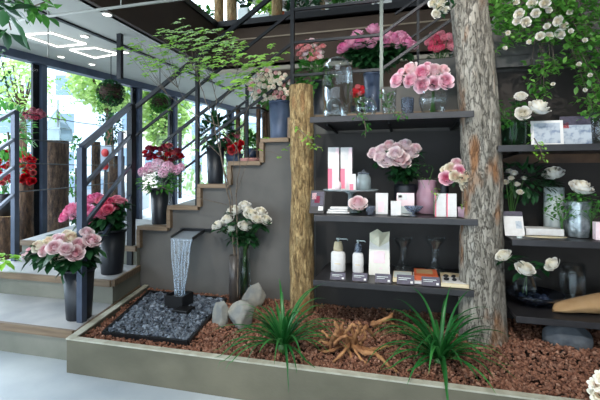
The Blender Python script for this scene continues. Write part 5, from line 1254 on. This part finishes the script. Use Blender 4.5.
# ================= CAMERA, LIGHT =================
cam = bpy.data.cameras.new('camera'); co = bpy.data.objects.new('camera', cam); C.objects.link(co)
co.location = (0,0,CH); co.rotation_euler = (R(90),0,R(15)); cam.sensor_width = 36; cam.lens = 24; cam.shift_y = -23/600; cam.clip_start = .05
sc.camera = co
w = bpy.data.worlds.new('world'); sc.world = w; w.use_nodes = True
bg = w.node_tree.nodes['Background']; bg.inputs[0].default_value = (.74,.88,1,1); bg.inputs[1].default_value = 4.2
def area(name, loc_, tgt, size, power, col, sy=None, spread=None):
    l = bpy.data.lights.new(name, 'AREA'); l.energy = power; l.color = col; l.size = size
    if sy: l.shape = 'RECTANGLE'; l.size_y = sy
    if spread: l.spread = spread
    o = bpy.data.objects.new(name, l); C.objects.link(o); o.location = loc_
    o.rotation_euler = (Vector(tgt)-Vector(loc_)).to_track_quat('-Z','Y').to_euler(); return o
def spot(name, loc_, tgt, power, col, ang=60, blend=.5, rad=.05):
    l = bpy.data.lights.new(name, 'SPOT'); l.energy = power; l.color = col; l.spot_size = R(ang); l.spot_blend = blend; l.shadow_soft_size = rad
    o = bpy.data.objects.new(name, l); C.objects.link(o); o.location = loc_
    o.rotation_euler = (Vector(tgt)-Vector(loc_)).to_track_quat('-Z','Y').to_euler(); return o
warm = (1,.95,.87); cool = (.82,.91,1)
spot('track_spot_a', (.8,.1,3.5), (.5,3.2,1.5), 190, warm, 62)
spot('track_spot_b', (-.3,.1,3.5), (-.4,3.3,1.2), 215, warm, 62)
spot('track_spot_c', (-1.6,.2,3.5), (-1.9,3.2,.7), 170, (1,.97,.93), 60)
spot('track_spot_d', (.5,2.2,3.9), (.1,4.1,2.3), 60, warm, 70)
area('front_fill', (.2,-.6,5.8), (0,1.6,0), 3.0, 130, cool, 3.0)  # unseen soft fill lamp, added overhead to lift the front of the display
area('void_daylight', (-3.4,5.2,5.6), (-.8,3.8,1.2), 2.0, 70, cool, 2.0)
area('window_daylight', (f_at(3.2)+.15, 3.2, 1.9), (-1.5,2.6,.4), 2.2, 120, (.78,.89,1), 2.2)
l = bpy.data.lights.new('sun','SUN'); l.energy = 4; l.angle = .01; l.color = (1,.97,.92); o = bpy.data.objects.new('sun', l); C.objects.link(o); o.rotation_euler = Vector((-.5,.55,-.8)).to_track_quat('-Z','Y').to_euler()
sc.view_settings.view_transform = 'Standard'; sc.view_settings.look = 'None'; sc.view_settings.gamma = 1; sc.view_settings.use_curve_mapping = False
sc.view_settings.exposure = -.1
